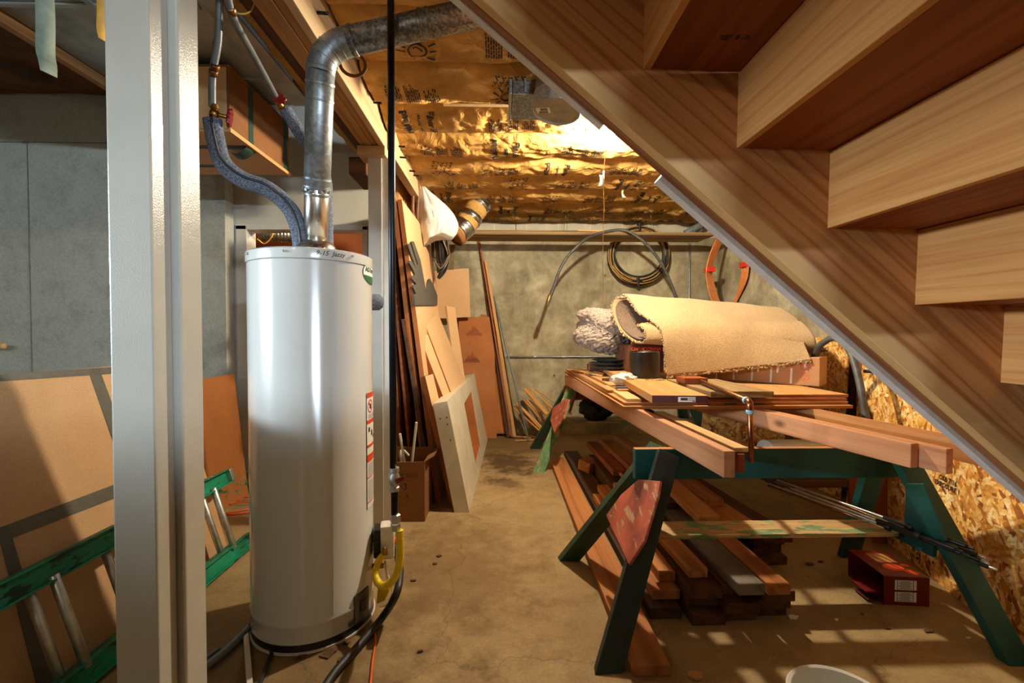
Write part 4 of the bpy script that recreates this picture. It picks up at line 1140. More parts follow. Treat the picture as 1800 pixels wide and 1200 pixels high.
# brown lining round the cutout
bm = bmesh.new()
for i in range(4):
    p, q = hole[i], hole[(i + 1) % 4]; ctr = sum(hole, Vector()) / 4
    ip = (ctr - p).normalized() * .012; iq = (ctr - q).normalized() * .012
    quadbm(bm, [p + ip * .1 + n * .002, q + iq * .1 + n * .002, q + iq * .1 + n * .104, p + ip * .1 + n * .104])
    quadbm(bm, [p + ip + n * .002, p + ip + n * .104, q + iq + n * .104, q + iq + n * .002])
    quadbm(bm, [p + ip * .1 + n * .002, p + ip + n * .002, q + iq + n * .002, q + iq * .1 + n * .002])
bmesh.ops.recalc_face_normals(bm, faces=bm.faces[:])
obj('cutout_lining', bm, M['edge_brown'], root)
bm = bmesh.new()
for f, g in ((.86, .3), (.80, .7), (.66, .7), (.86, .75)):
    c = A + v * hgt * f + n * .105 * (1 - g) - u * .0008
    quadbm(bm, [c + v * .006 + n * .004, c + v * .006 - n * .004, c - v * .006 - n * .004, c - v * .006 + n * .004])
obj('nail_holes', bm, M['print'], root)
# cardboard box with sticks
root = thing('cardboard_box', (-.63, 3.35, 0), 'open brown cardboard box with writing on the floor behind the gas pipe', 'box')
bx0, bx1, by0, by1, bz = V(668, 890, 3.3).x, V(750, 890, 3.3).x, 3.3, 3.38, V(700, 812, 3.3).z
by1 = 3.40 + .0
by0 = 3.08; bx0 = V(668, 890, by0).x; bx1 = V(752, 890, by0).x - .02; by1 = 3.38; bz = V(700, 812, by0).z
th = .006
box('front_wall', bx0, bx1, by0, by0 + th, .001, bz, M['cardboard_d'], root, .001)
box('back_wall', bx0, bx1, by1 - th, by1, .001, bz + .03, M['cardboard_d'], root, .001)
box('side_wall', bx0, bx0 + th, by0 + th, by1 - th, .001, bz, M['cardboard_d'], root, .001)
box('side_wall', bx1 - th, bx1, by0 + th, by1 - th, .001, bz, M['cardboard_d'], root, .001)
box('bottom', bx0 + th, bx1 - th, by0 + th, by1 - th, .001, .007, M['cardboard_d'], root, .001)
prism('flap', [(bx1, by0, bz), (bx1, by1, bz), (bx1 + .06, by1, bz + .03), (bx1 + .06, by0 + .03, bz + .03)], (0, 0, .004), M['cardboard_d'], root, .0)
bm = textbm('REC SOLD', .034, M=Matrix.Translation((.03, .11, 0))); bm = textbm('3', .06, bm, Matrix.Translation((.02, .035, 0))); bm = textbm('A', .04, bm, Matrix.Translation((.03, -.03, 0)))
obj('marker_writing', bm, M['print'], root, Matrix.Translation(((bx0 + bx1) / 2, by0 - .001, bz * .5)) @ Matrix.Rotation(PI / 2, 4, 'X'))
for k, (a, b) in enumerate((((703, 762), (718, 850)), ((732, 742), (720, 850)))):
    o = tube('white_tube', [V(*a, 3.16), V(*b, 3.22)], .009, M['white_pvc'], None, 12, smooth=False)
    tag(o, ('white plastic tube sticking out of the brown box, leaning left', 'white plastic tube sticking out of the brown box, leaning right')[k], 'tube')
o = tube('white_tube', [V(706, 815, 3.2), V(704, 795, 3.2), V(710, 792, 3.22), V(718, 800, 3.25)], .009, M['white_pvc'], None, 12); tag(o, 'bent grey-white tube end curling inside the brown box', 'tube')
# ================================================================ back wall leaning things
def backsheet(name, pts, m, lab, cat, th=.012, edge=None):
    P_ = [V(px, py, Y) for px, py, Y in pts]
    return tag(prism(name, P_, (0, th, 0), m, None, .002), lab, cat)
HB = backsheet('hardboard_sheet', [(806, 557, 5.60), (868, 557, 5.60), (873, 770, 5.50), (806, 770, 5.50)], M['hardboard'], 'front orange hardboard sheet with two dark stains at the back wall', 'board', .012)
rr = random.Random(8)
for cx, cy in ((833, 590), (829, 637)):
    bm = bmesh.new(); top = [(cx - 14, cy)]
    for k in range(15): top.append((cx - 14 + 2 * k, cy - 1 - (1 - abs(k - 7) / 8) * 21 * rr.uniform(.55, 1)))
    top.append((cx + 15, cy))
    bm.faces.new([bm.verts.new(P(q[0], q[1], V(806, 557, 5.598), (Vector((0, 1, -.07))).normalized())) for q in top])
    bmesh.ops.triangulate(bm, faces=bm.faces[:])
    obj('dark_stain', bm, M['red_wood'], HB)
backsheet('hardboard_sheet', [(845, 552, 5.655), (869, 556, 5.655), (895, 762, 5.575), (845, 762, 5.575)], M['hardboard'], 'second orange hardboard sheet skewed behind the front one', 'board', .010)
backsheet('beige_panel', [(764, 476, 5.55), (824, 471, 5.55), (827, 557, 5.50), (772, 560, 5.50), ], M['melamine'], 'small pinkish beige panel standing above the orange hardboard', 'panel', .016)
for name, a, b, Y0, Y1, w, m, lab, cat in (
    ('wooden_lath', (854, 458), (905, 767), 5.63, 5.42, .035, M['strip'], 'long wooden lath leaning on the back wall, nearest the grey pole', 'lath'),
    ('wooden_lath', (842, 420), (899, 768), 5.64, 5.46, .022, M['red_wood'], 'tallest reddish lath leaning on the back wall', 'lath'),
    ('wooden_lath', (850, 470), (893, 768), 5.65, 5.5, .03, M['dark_wood'], 'dark lath leaning between orange hardboard and long wooden lath', 'lath')):
    A = V(*a, Y0); B = V(*b, Y1); B.z = max(B.z, .004)
    tag(plank(name, B, A, w, .018, m, None, (0, -1, .1)), lab, cat)
A = V(868, 520, 5.655); B = V(914, 712, 5.4); B = A + (B - A) * ((A.z - .01) / (A.z - B.z))
o = cyl('metal_pole', B, A, .012, M['grey_pvc'], None, 12); tag(o, 'thin grey metal pole leaning against the back wall', 'pole')
# pile of thin wooden strips
sticks = [((903, 710), (964, 772)), ((904, 717), (952, 760)), ((912, 711), (968, 766)), ((920, 702), (965, 752)), ((925, 702), (975, 758)), ((931, 703), (978, 748)), ((917, 716), (958, 768)),
          ((923, 683), (958, 722)), ((932, 682), (985, 730)), ((941, 684), (1005, 728)), ((955, 704), (974, 730)), ((928, 690), (962, 728)), ((948, 720), (975, 735)), ((908, 708), (960, 764)), ((936, 700), (972, 738))]
for k, (a, b) in enumerate(sticks):
    Ya = 5.5 - .02 * (k % 5); Yb = 5.28 - .03 * (k % 6)
    A = V(*a, Ya); B = V(*b, Yb); B.z = max(B.z, .02 + .01 * (k % 4))
    wide = k in (7, 11, 12)
    o = plank('wooden_strip', A, B, .05 if wide else rr.uniform(.014, .026), .012, M['strip'], None, (0, -.5, 1))
    tag(o, 'thin wooden strip in the heaped pile at the back wall', 'wood strip', 'wood strips piled at the back wall')
for k, (a, b) in enumerate((((896, 766), (934, 769)), ((905, 774), (943, 772)), ((908, 757), (944, 770)))):
    A = F(*a, .012); B = F(*b, .012)
    o = plank('wooden_strip', A, B, .03, .014, M['strip']); tag(o, 'wooden strip lying flat on the floor below the strip pile', 'wood strip', 'strips flat on the floor')
# ================================================================ hanging from the ledger
root = thing('plastic_bag', V(770, 380, 4.25), 'translucent white plastic bag hanging full from the ledger', 'bag')
top = V(742, 328, 4.25)
prof = [(743, 326, 2.5), (748, 338, 10), (755, 352, 19), (762, 366, 27), (768, 380, 32), (771, 394, 35), (772, 406, 34), (770, 416, 30), (768, 422, 26)]
bm = bmesh.new(); rings = []; NA = 72
crx = crom([Vector(p) for p in prof], 4)
for j, q in enumerate(crx):
    ring = []; R_ = q.z / 800 * 4.25; c = V(q.x, q.y, 4.25); f = j / (len(crx) - 1)
    for k in range(NA):
        a = 2 * PI * k / NA
        sq = 1 / max(abs(math.cos(a - .5)), abs(math.sin(a - .5))) ** (.55 * f)
        d = Vector((math.cos(a), math.sin(a), 0))
        w = sq * .9 + .22 * (abs(noise.noise(d * 2.2 + Vector((0, 0, f * 1.6)))) - .2) + .10 * (abs(noise.noise(d * 5 + Vector((3, 1, f * 4)))) - .2) + .05 * math.sin(a * 9 + f * 3) * (1 - f)
        tilt = R_ * .30 * math.cos(a) * f - (.03 * math.sin(a * 2 + 1) * f)
        ring.append(bm.verts.new(c + Vector((R_ * w * d.x, R_ * w * .8 * d.y, tilt))))
    rings.append(ring)
for A, B in zip(rings, rings[1:]):
    for k in range(NA): bm.faces.new((A[k], A[(k + 1) % NA], B[(k + 1) % NA], B[k]))
bm.faces.new(rings[-1])
bmesh.ops.recalc_face_normals(bm, faces=bm.faces[:])
o = obj('bag_body', bm, M['bag'], root, smooth=True, angle=40)
tube('bag_handle', [V(738, 322, 4.25), V(742, 314, 4.25), V(747, 324, 4.25), V(744, 332, 4.25)], .006, M['bag'], root, 8, closed=True)
root = thing('strap_loop', V(731, 355, 4.1), 'brown strap loop hanging left of the plastic bag', 'loop')
tube('loop', [V(733, 322, 4.1), V(727, 335, 4.1), V(726, 370, 4.1), V(729, 396, 4.1), V(733, 396, 4.12), V(734, 365, 4.14), V(736, 335, 4.14)], .014, M['leather'], root, 12, closed=True)
cyl('nail', V(725, 318, 4.12), V(732, 322, 4.06), .006, M['iron'], root, 8)
for k, (px, py, Y) in enumerate(((726, 308, 4.0), (719, 300, 3.9), (702, 276, 3.55), (700, 257, 3.5), (656, 180, 2.99), (556, 22, 2.2))):
    q = PX(px, py, -.758)
    if q.y > 3.1: q = PX(px, py, -.738)
    o = cyl('bolt', q, q + Vector((.05, 0, -.004)), .007, M['iron'], None, 8); tag(o, 'dark metal bolt sticking out of the beam side', 'bolt', 'bolts along the beam side')
root = thing('wire_bundle', V(778, 450, 4.55), 'hanging bundle of black and tan wires below the plastic bag', 'wires')
rr = random.Random(12)
for k in range(16):
    x0_ = 758 + k * 1.6 + rr.uniform(-1, 1); ym = 492 - abs(k - 9) * 4 + rr.uniform(-5, 5)
    Y = 4.55 + rr.uniform(-.06, .06)
    pts = [V(x0_, 418, Y), V(x0_ + 2, 450, Y), V(x0_ + 3 + rr.uniform(-1, 3), ym - 14, Y - .02), V(772 + rr.uniform(-3, 3), ym, Y - .03), V(788 - k * .3, ym - 18, Y), V(786 + rr.uniform(-4, 3), 440, Y + .02), V(780 + rr.uniform(-4, 6), 418, Y)]
    tube('wire', pts, .007, M['black'] if k % 3 else M['wire'], root, 6, 5)
root = thing('wire_bundle', V(797, 450, 4.9), 'short tan wire bundle hanging right of the black wires', 'wires')
for k in range(6):
    tube('wire', [V(791 + k * 1.6, 430, 4.9), V(793 + k * .9, 450, 4.88), V(789 + k * 1.5, 474, 4.9)], .006, M['wire'], root, 6, 5)
root = thing('flexible_duct', V(828, 378, 4.75), 'insulated flexible duct patched with silver tape above the hanging shelf', 'duct')
hp = crom([V(800, 412, 4.65), V(818, 396, 4.7), V(832, 374, 4.75), V(846, 354, 4.8)], 18); 
obj('duct_sleeve', tubebm(hp, .115, 24, rf=lambda t: .112 + .02 * noise.noise((t * 6, 1, 2)) + .004 * math.sin(t * 40)), M['kraft'], root, smooth=True)
for t0, t1 in ((.12, .34), (.48, .60), (.82, 1.0)):
    i0, i1 = int(t0 * (len(hp) - 1)), int(t1 * (len(hp) - 1))
    obj('silver_tape', tubebm(hp[i0:i1 + 1], .125, 24, rf=lambda t: .122 + .006 * noise.noise((t * 4, 3, t0 * 9))), M['foil'], root, smooth=True)
lathe('duct_collar', [(.12, -.03), (.13, -.02), (.13, .02), (.12, .03)], hp[0], M['cardboard_d'], root, hp[1] - hp[0], 24)
# ================================================================ back wall fixtures and hanging shelf
root = thing('hanging_shelf', (.95, 5.23, 2.36), 'long plank shelf hung on wires in front of the back wall', 'shelf')
xs0 = V(808, 410, 5.04).x; xs1 = V(1256, 410, 5.04).x
for k, (y0, y1, dz) in enumerate(((5.04, 5.22, 0), (5.225, 5.42, .004))):
    bm = boxbm(xs1 - xs0 - .04 * k, y1 - y0, .036, .003)
    for v in bm.verts: v.co.z += .006 * math.sin(v.co.x * 2.2 + k)
    obj('shelf_plank', bm, M['shelf_wood'], root, Matrix.Translation(((xs0 + xs1) / 2, (y0 + y1) / 2, 2.362 + .018 + dz)))
plank('top_slat', (xs0, 5.09, 2.40), ((xs0 + xs1) / 2 + .3, 5.09, 2.402), .09, .012, M['shelf_wood'], root, base=True)
for px in (906, 993, 1145, 1225):
    x = V(px, 400, 5.2).x
    for y in (5.06, 5.40):
        cyl('hanger_wire', (x + rr.uniform(-.02, .02), y, 2.36), (x + rr.uniform(-.05, .05), 5.2, 2.70), .0025, M['wire'], root, 6)
o = plank('wood_shim', V(1015, 407, 5.06), V(1068, 409, 5.06), .05, .014, M['strip'], None); o.location.z += .012; tag(o, 'pale thin slat lying on the hanging shelf beneath the black hose', 'slat')
# coil of black and yellow cable
root = thing('cable_coil', V(1123, 447, 5.57), 'coil of black and yellow cable hanging on the back wall', 'cable')
cc = V(1123, 448, 5.57)
for k in range(9):
    rr_ = (.375, .36, .345, .33, .315, .30, .37, .35, .325)[k]
    ox, oz = rr.uniform(-.02, .02), rr.uniform(-.02, .02)
    pts = [cc + Vector((rr_ * math.cos(a) + ox, -.03 + .055 * rr.random(), (rr_ * 1.0) * math.sin(a) + oz - .02 * math.sin(a))) for a in [2 * PI * j / 12 for j in range(12)]]
    tube('cable_loop', pts, .0125, M['rubber'], root, 10, 6, True)
    if k % 2 == 0:
        q = [p + Vector((0, -.0125, .004)) for p in crom(pts, 6, True)]
        obj('yellow_stripe', tubebm(q, .0045, 6, True), M['cable_y'], root, smooth=True)
for a in (PI / 2, -PI / 2 - .05):
    obj('cable_tie', boxbm(.03, .10, .10, .004), M['black'], root, Matrix.Translation(cc + Vector((.335 * math.cos(a), 0, .335 * math.sin(a)))))
tube('loose_end', [cc + Vector((.05, -.02, .37)), cc + Vector((-.03, -.03, .41)), cc + Vector((-.08, -.03, .47))], .012, M['rubber'], root, 8)
# loose hose draped over the shelf
root = thing('rubber_hose', V(1095, 400, 5.0), 'loose black hose draped over the hanging shelf with a brass end', 'hose')
pts = [V(962, 538, 5.0), V(972, 508, 5.0), V(990, 462, 4.99), V(1022, 426, 4.98), V(1050, 411, 5.02), V(1085, 404, 5.02), V(1107, 408, 4.99), V(1135, 428, 4.97), V(1162, 462, 4.97), V(1180, 500, 4.98), V(1190, 530, 4.98)]
tube('hose', pts, .016, M['grey_hose'], root)
cyl('hose_end', V(967, 518, 5.0), V(960, 539, 5.0), .017, M['brass'], root, 14)
# orange cable coil in the corner
root = thing('cable_coil', V(1277, 470, 5.2), 'coil of orange cable bound with red tape hanging in the back corner', 'cable')
for k in range(7):
    s = k * 1.9 - 1; Y = 5.15 + .012 * k
    def CV_(px, py, Yq): return V(px, py, min(Yq, 2.655 * 800 / (px - 880)))
    pts = [CV_(1280 + s * .6, 392, Y + .1), CV_(1258 + s, 425, Y), CV_(1243 + s * .8, 470, Y), CV_(1246 + s, 505, Y), CV_(1258 + s, 538, Y), CV_(1276 + s * .5, 552, Y), CV_(1291 + s * .3, 530, Y), CV_(1303 + s * .9, 490, Y), CV_(1306 + s * .9, 455, Y), CV_(1300 + s, 420, Y + .05)]
    tube('cable_loop', pts, .0085, M['orange_cable'], root, 8, 6, True)
for px, py in ((1247, 474), (1311, 465)):
    obj('red_tape_band', boxbm(.09, .12, .06, .012), M['red_tape'], root, Matrix.Translation(V(px, py, 5.19 if px < 1280 else 4.93)))
# conduits
o = cyl('conduit_pipe', V(1204, 410, 5.5), V(1266, 378, 5.5), .038, M['grey_pvc'], None, 20); tag(o, 'thick grey conduit rising to the ceiling behind the shelf end', 'conduit')
o = cyl('conduit_pipe', V(1222, 408, 5.56), V(1268, 384, 5.56), .02, M['grey_pvc'], None, 16); tag(o, 'thinner grey conduit beside the thick one at the shelf end', 'conduit')
xx = V(1212, 500, 5.66).x
o = cyl('conduit_pipe', (xx, 5.664, .2), (xx, 5.664, 2.70), .0115, M['galv'], None, 14); tag(o, 'thin vertical steel conduit on the back wall', 'conduit')
z = V(960, 627, 5.66).z
root = thing('conduit_pipe', (.5, 5.664, z), 'thin horizontal steel conduit along the back wall', 'conduit')
cyl('tube', (V(890, 627, 5.66).x, 5.664, z), (2.5, 5.664, z), .0115, M['galv'], root, 14)
for px in (940, 991): cyl('coupling', (V(px, 627, 5.66).x - .02, 5.664, z), (V(px, 627, 5.66).x + .02, 5.664, z), .0145, M['alu'], root, 14)
for k, (px, py) in enumerate(((974, 660), (1064, 484))):
    q = V(px, py, 5.675)
    o = lathe('wall_plug', [(0, .006), (.012, .005), (.014, 0)], q, M['leather'], None, (0, -1, 0), 14); tag(o, ('small rusty plug low on the back wall', 'small rusty plug on the back wall left of the cable coil')[k], 'plug')
# ================================================================ light, duct parts overhead
LX, LY, LZ = .725, 3.05, 2.60
root = thing('ceiling_lamp', (LX, LY, 2.70), 'lit bare bulb in a ceiling holder with a pull string', 'lamp')
lathe('lamp_holder', [(0, .0), (.05, .0), (.055, -.012), (.03, -.02), (.024, -.045), (0, -.045)], (LX, LY, 2.668), M['white_pvc'], root, n=28)
BULB = lathe('bulb', [(0, -.06), (.02, -.055), (.034, -.038), (.040, -.015), (.037, .006), (.026, .025), (.018, .04), (0, .042)], (LX, LY, LZ), emit('lit_bulb', (1, .87, .66, 1), 1), root, n=28)
sx = V(1061, 300, LY - .03)
tube('pull_string', [Vector((LX, LY - .03, 2.66)), V(1061, 300, LY - .04), V(1062, 372, LY - .04)], .0022, M['string'], root, 6)
cyl('string_toggle', V(1061, 300, LY - .04) + Vector((0, 0, .0)), V(1060, 326, LY - .04), .006, M['white_pvc'], root, 8)
o = tube('hanging_string', [V(1062, 352, LY - .04), V(1060, 430, LY - .05), V(1060, 520, LY - .05), V(1059, 536, LY - .05)], .0018, M['string'], None, 6); tag(o, 'thin yellow cord trailing down below the bulb string', 'string')
def papers(px, py, Y, lab, k):
    bm = bmesh.new(); c = V(px, py, Y)
    rows = [[c + Vector((.012 * (j - 1) + .01 * math.sin(i + k), .01 * math.sin(i * 1.3 + j + k), .05 - .022 * i)) for j in range(3)] for i in range(5)]
    o = sheet('paper_scrap', rows, M['white_panel'], thick=.001); tag(o, lab, 'paper scrap', 'paper scraps hanging from the kraft strips')
for k, (px, py, Y) in enumerate(((1056, 318, 3.6), (1122, 328, 4.4), (1130, 322, 4.4), (1096, 340, 4.4), (1145, 300, 4.0))): papers(px, py, Y, 'small torn white paper scrap hanging from the kraft insulation', k)
for k, (a, b, Y) in enumerate((((822, 230), (828, 300), 3.6), ((828, 310), (836, 345), 4.4), ((1148, 335), (1142, 400), 5.0), ((962, 300), (982, 235), 3.6))):
    o = cyl('hanging_wire', V(*a, Y), V(*b, Y), .0014, M['wire'], None, 5); tag(o, ('thin loose wire hanging from the kraft ceiling left of the bulb', 'thin loose wire hanging above the flexible duct', 'thin loose wire hanging above the cable coil', 'thin string tacked across a kraft strip below the round duct')[k], 'wire')
root = thing('round_duct', V(976, 180, 2.42), 'round galvanised duct end with a paper label beside the stringer', 'duct')
c0 = V(978, 197, 2.42); ax = Vector((.14, .08, 1)).normalized()
lathe('duct_ring', [(.126, 0), (.128, .004), (.128, .07), (.132, .075), (.132, .082), (.128, .086), (.128, .24), (0, .24)], c0, M['galv'], root, ax, 56)
lathe('end_plate', [(0, .012), (.120, .012), (.126, .004), (.1265, .0)], c0, plain('grey_end_plate', (150, 146, 136), .5, .2), root, ax, 56)
x = Vector((1, 0, 0)); x = (x - ax * x.dot(ax)).normalized()
LM = fmat(c0 + ax * .0105 + x * -.07 + ax.cross(x) * .02, x, -ax) @ Matrix.Rotation(.3, 4, 'Z')
L_ = obj('paper_label', boxbm(.075, .05, .001, 0), M['label'], root, LM)
bm = bmesh.new()
for k in range(7): boxbm(.003 + .002 * (k % 2), .022, .0008, 0, bm, (-.012 + k * .006, .01, .001))
for k in range(3): boxbm(.05, .003, .0008, 0, bm, (0, -.008 - k * .006, .001))
obj('label_print', bm, M['print'], L_, LM)
q0 = V(897, 130, 2.5); q1 = V(952, 166, 2.5)
root = thing('duct_boot', (q0.x + .08, 2.6, 2.6), 'rectangular galvanised duct stub beside the round duct end', 'duct')
zb = V(920, 166, 2.5).z
box('boot_body', q0.x + .012, q0.x + .24, 2.5, 2.80, zb, 2.74, M['galv_d'], root, .004)
box('boot_flange', q0.x - .006, q0.x + .010, 2.49, 2.81, zb, 2.74, M['galv'], root, .003)
for k in range(2): box('boot_rib', q0.x + .075 + .07 * k, q0.x + .087 + .07 * k, 2.492, 2.4995, zb + .01, 2.73, M['galv'], root, .002)
# ================================================================ saw horses
def leg(root, top, foot, w, t, m, up):
    return plank('leg', foot, top, w, t, m, root, up)
def sawhorse(name, lab, Yc, x0, x1, zt, legs, beam_m, leg_ms, near=True):
    root = thing(name, ((x0 + x1) / 2, Yc, 0), lab, 'sawhorse')
    box('beam', x0, x1, Yc - .02, Yc + .02, zt - .14, zt, beam_m, root, .004)
    cap = box('beam_top_wear', x0 + .002, x1 - .002, Yc - .0185, Yc + .0185, zt + .0003, zt + .0012, M['fir'], root, 0)
    for (tx, ty, tz, fx_, fy_, mi) in legs:
        d = Vector((tx - fx_, ty - fy_, tz)).normalized()
        # cut the foot off level with the floor
        T = Vector((tx, ty, tz)); Fo = Vector((fx_, fy_, 0))
        upv = Vector((0, -1 if ty < Yc else 1, .3))
        o = plank('leg', Fo, T, .098, .042, leg_ms[mi], root, upv)
        for v in o.data.vertices:
            w_ = WM[o.name] @ v.co
            if w_.z < .03 and d.z > 0:
                w_ = w_ - d * ((w_.z - .001) / d.z); v.co = WM[o.name].inverted() @ w_
    return root
zt = .745
SH = sawhorse('sawhorse', 'green painted sawhorse in front with a red gusset, carrying the near end of the lumber', 2.10, .622, 1.93, zt,
    ((.764, 2.045, .735, .41, 1.70, 0), (.764, 2.155, .735, .382, 2.545, 1), (1.845, 2.045, .735, 2.01, 1.70, 2), (1.845, 2.155, .735, 2.0, 2.545, 2)),
    M['teal'], (M['shaded_green'], M['dark_green'], M['teal']))
# red gusset on the outside of the left legs
pl0 = Vector((.764, 2.1, .735)); nl = Vector((-.735, 0, .36)).normalized()
pl0 = pl0 + nl * .056
GP = [P(px, py, pl0, nl) for px, py in ((1122, 842), (1092, 868), (1065, 905), (1105, 992), (1132, 950), (1156, 870), (1160, 845))]
prism('gusset', GP, -nl * .012, M['red_paint'], SH, .002, ax=(0, 1, .2))
pr0 = Vector((1.845, 2.1, .735)); nr = Vector((.735, 0, .165)).normalized()
pr0 = pr0 - nr * .056
GR = [P(px, py, pr0, nr) for px, py in ((1592, 850), (1622, 850), (1662, 950), (1640, 948), (1588, 922))]
prism('gusset', GR, nr * .012, M['teal'], SH, .002)
box('stretcher', .735, 1.86, 2.06, 2.215, .333, .352, M['worn_top'], SH, .002)
plank('end_brace', (1.905, 1.93, .33), (1.905, 2.36, .33), .06, .02, M['teal'], SH, up=(1, 0, 0))
SF = sawhorse('sawhorse', 'worn green and red sawhorse at the back carrying the far end of the lumber', 4.58, .64, 1.95, .742,
    ((.715, 4.525, .735, .352, 4.165, 0), (.715, 4.635, .735, .375, 5.0, 1), (1.86, 4.525, .735, 2.05, 4.165, 1), (1.86, 4.635, .735, 2.05, 5.0, 1)),
    M['red_wood'], (M['green_paint'], M['dark_green']))
box('stretcher', .70, 1.9, 4.45, 4.58, .388, .408, M['worn_top'], SF, .002)
nl2 = Vector((-.735, 0, .36)).normalized(); pf0 = Vector((.715, 4.58, .735)) + nl2 * .056
GF = [P(px, py, pf0, nl2) for px, py in ((994, 700), (972, 716), (967, 738), (974, 760), (990, 735), (1000, 702))]
prism('gusset', GF, -nl2 * .012, M['red_paint'], SF, .002)
plank('leg_tip_paint', V(996, 722, 4.47) , V(1006, 690, 4.50), .09, .004, M['red_paint'], SF, (0, -1, .3), 0)
# ================================================================ lumber on the saw horses
Z = zt
def bd(name, n0, n1, w, z, t, m, lab, cat='lumber', group=None):
    return tag(plank(name, (n0[0], n0[1], z), (n1[0], n1[1], z), w, t, m, None, base=True), lab, cat, group)
bd('wooden_stud', (.85, 1.66), (.682, 4.66), .044, Z + .002, .10, M['fir_pink'], 'long wooden stud along the left edge of the plywood stack, square end toward camera')
bd('wooden_stud', (.928, 1.72), (.86, 4.2), .028, Z + .002, .072, M['red_wood'], 'reddish stud right beside the left stud, beneath the pale trim')
bd('trim_board', (.938, 1.74), (.90, 2.56), .058, Z + .076, .018, M['pine'], 'pale moulded trim board lying on the reddish stud')
bd('wooden_stud', (1.65, 1.765), (1.225, 3.7), .038, Z + .002, .098, M['fir_pink'], 'right hand group stud with its end farthest left')
bd('wooden_stud', (1.712, 1.683), (1.30, 3.6), .036, Z + .002, .098, M['fir_pink'], 'right hand group stud with a dark end, second from the left')
bd('wooden_stud', (1.972, 1.66), (1.66, 3.5), .036, Z + .002, .098, M['fir'], 'rightmost long stud passing under the stair stringer')
bd('wooden_stud', (1.50, 2.72), (1.42, 4.4), .036, Z + .002, .096, M['fir'], 'short stud hidden mostly beneath the plywood stack')
zp = Z + .102
def ply(x0, x1, y0, y1, z, m, lab):
    root = thing('plywood_sheet', ((x0 + x1) / 2, (y0 + y1) / 2, z), lab, 'plywood', 'plywood sheets stacked on the sawhorses')
    box('veneer_face', x0, x1, y0, y1, z + .0135, z + .0175, m, root, .001, long=1)
    box('core', x0 + .001, x1 - .001, y0 + .001, y1 - .001, z, z + .0133, M['edge_brown'], root, .001, long=1)
    return root
ply(.70, 2.04, 2.575, 4.95, zp, M['ply'], 'bottom plywood sheet of the stack on the sawhorses')
s2 = ply(.712, 2.03, 2.60, 4.95, zp + .018, M['ply'], 'second plywood sheet from the bottom of the stack')
for xa in (1.14, 1.30, 1.46): box('red_mark', xa, xa + .07, 2.5985, 2.6002, zp + .019, zp + .031, M['maroon'], s2, 0)
ply(1.16, 2.03, 2.61, 4.7, zp + .036, M['red_wood'], 'third plywood sheet, with a reddish face, on the right of the stack')
ply(1.15, 2.07, 2.65, 4.7, zp + .054, M['ply'], 'top plywood sheet of the stack, pale, reaching farthest right')
zq = zp + .036
bd('short_board', (.775, 2.62), (.80, 3.3), .085, zq, .018, M['pine'], 'short pale board near the left front corner of the plywood')
bd('short_board', (.87, 2.95), (.89, 4.3), .20, zq, .030, M['ply'], 'tan board under the crumpled plastic on the plywood')
bd('short_board', (.735, 3.0), (.735, 4.6), .05, zq, .02, M['beam'], 'thin board along the left edge of the plywood')
zt2 = zp + .072
bd('short_board', (1.36, 2.52), (1.36, 3.2), .36, zt2, .036, M['shelf_wood'], 'thick dark board end lying on the plywood in front of the striped carton')
bd('wide_plank', (.928, 2.33), (1.105, 4.45), .285, zt2, .042, M['plank_face'], 'wide shelf plank with maroon end and barcode label')
WP = bpy.context.scene.collection.objects[-1]
Lw = (Vector((1.105, 4.45, 0)) - Vector((.928, 2.33, 0))).length
obj('painted_end', boxbm(.002, .281, .038, 0, None, (-Lw / 2 - .0012, 0, 0)), M['maroon'], WP, WM[WP.name])
LB = obj('barcode_label', boxbm(.0008, .088, .026, 0, None, (-Lw / 2 - .003, -.035, .0)), M['label'], WP, WM[WP.name])
bm = bmesh.new()
for k in range(11): boxbm(.0006, .0016 + .0012 * (k % 3), .014, 0, bm, (-Lw / 2 - .0038, -.004 - k * .0034, .002))
for k in range(3): boxbm(.0006, .034, .0022, 0, bm, (-Lw / 2 - .0038, -.06, .007 - k * .006))
boxbm(.0006, .012, .004, 0, bm, (-Lw / 2 - .0038, -.07, -.009))
obj('label_print', bm, M['print'], LB, WM[WP.name])
zw = zt2 + .042
# copper pipe with an elbow hanging over the front edge
root = thing('copper_pipe', V(1320, 740, 2.02), 'copper pipe with elbow hanging over the front of the plywood', 'pipe')
el = V(1318, 706, 2.02); far = V(1226, 667, 2.95)
d = (far - el).normalized()
cyl('long_run', el + d * .03, far, .0125, M['copper_old'], root)
obj('elbow', tubebm(crom([el + d * .035, el + d * .012 + Vector((0, 0, -.002)), el + Vector((0, 0, -.014)), el + Vector((.001, 0, -.04))], 6), .0155, 16), M['copper'], root, smooth=True, angle=50)
cyl('drop_leg', el + Vector((.001, 0, -.035)), V(1321, 812, 2.02), .0125, M['copper'], root)
cyl('solder_joint', el + d * .03, el + d * .055, .0165, M['patina'], root); cyl('solder_joint', el + Vector((.001, 0, -.035)), el + Vector((.001, 0, -.055)), .0165, M['patina'], root)
o = cyl('wood_dowel', V(1222, 665, 3.05), V(1236, 674, 2.85), .013, M['strip'], None, 14); tag(o, 'short round dowel end beside the copper pipe on the plywood', 'dowel')
o = box('wood_block', 1.15, 1.30, 2.88, 3.02, zt2 + .037, zt2 + .075, M['red_wood'], None, .003); 
o.matrix_world = Matrix.Translation((1.245, 2.93, zt2 + .0575)); tag(o, 'reddish wood block on the plywood by the wide plank', 'wood block')
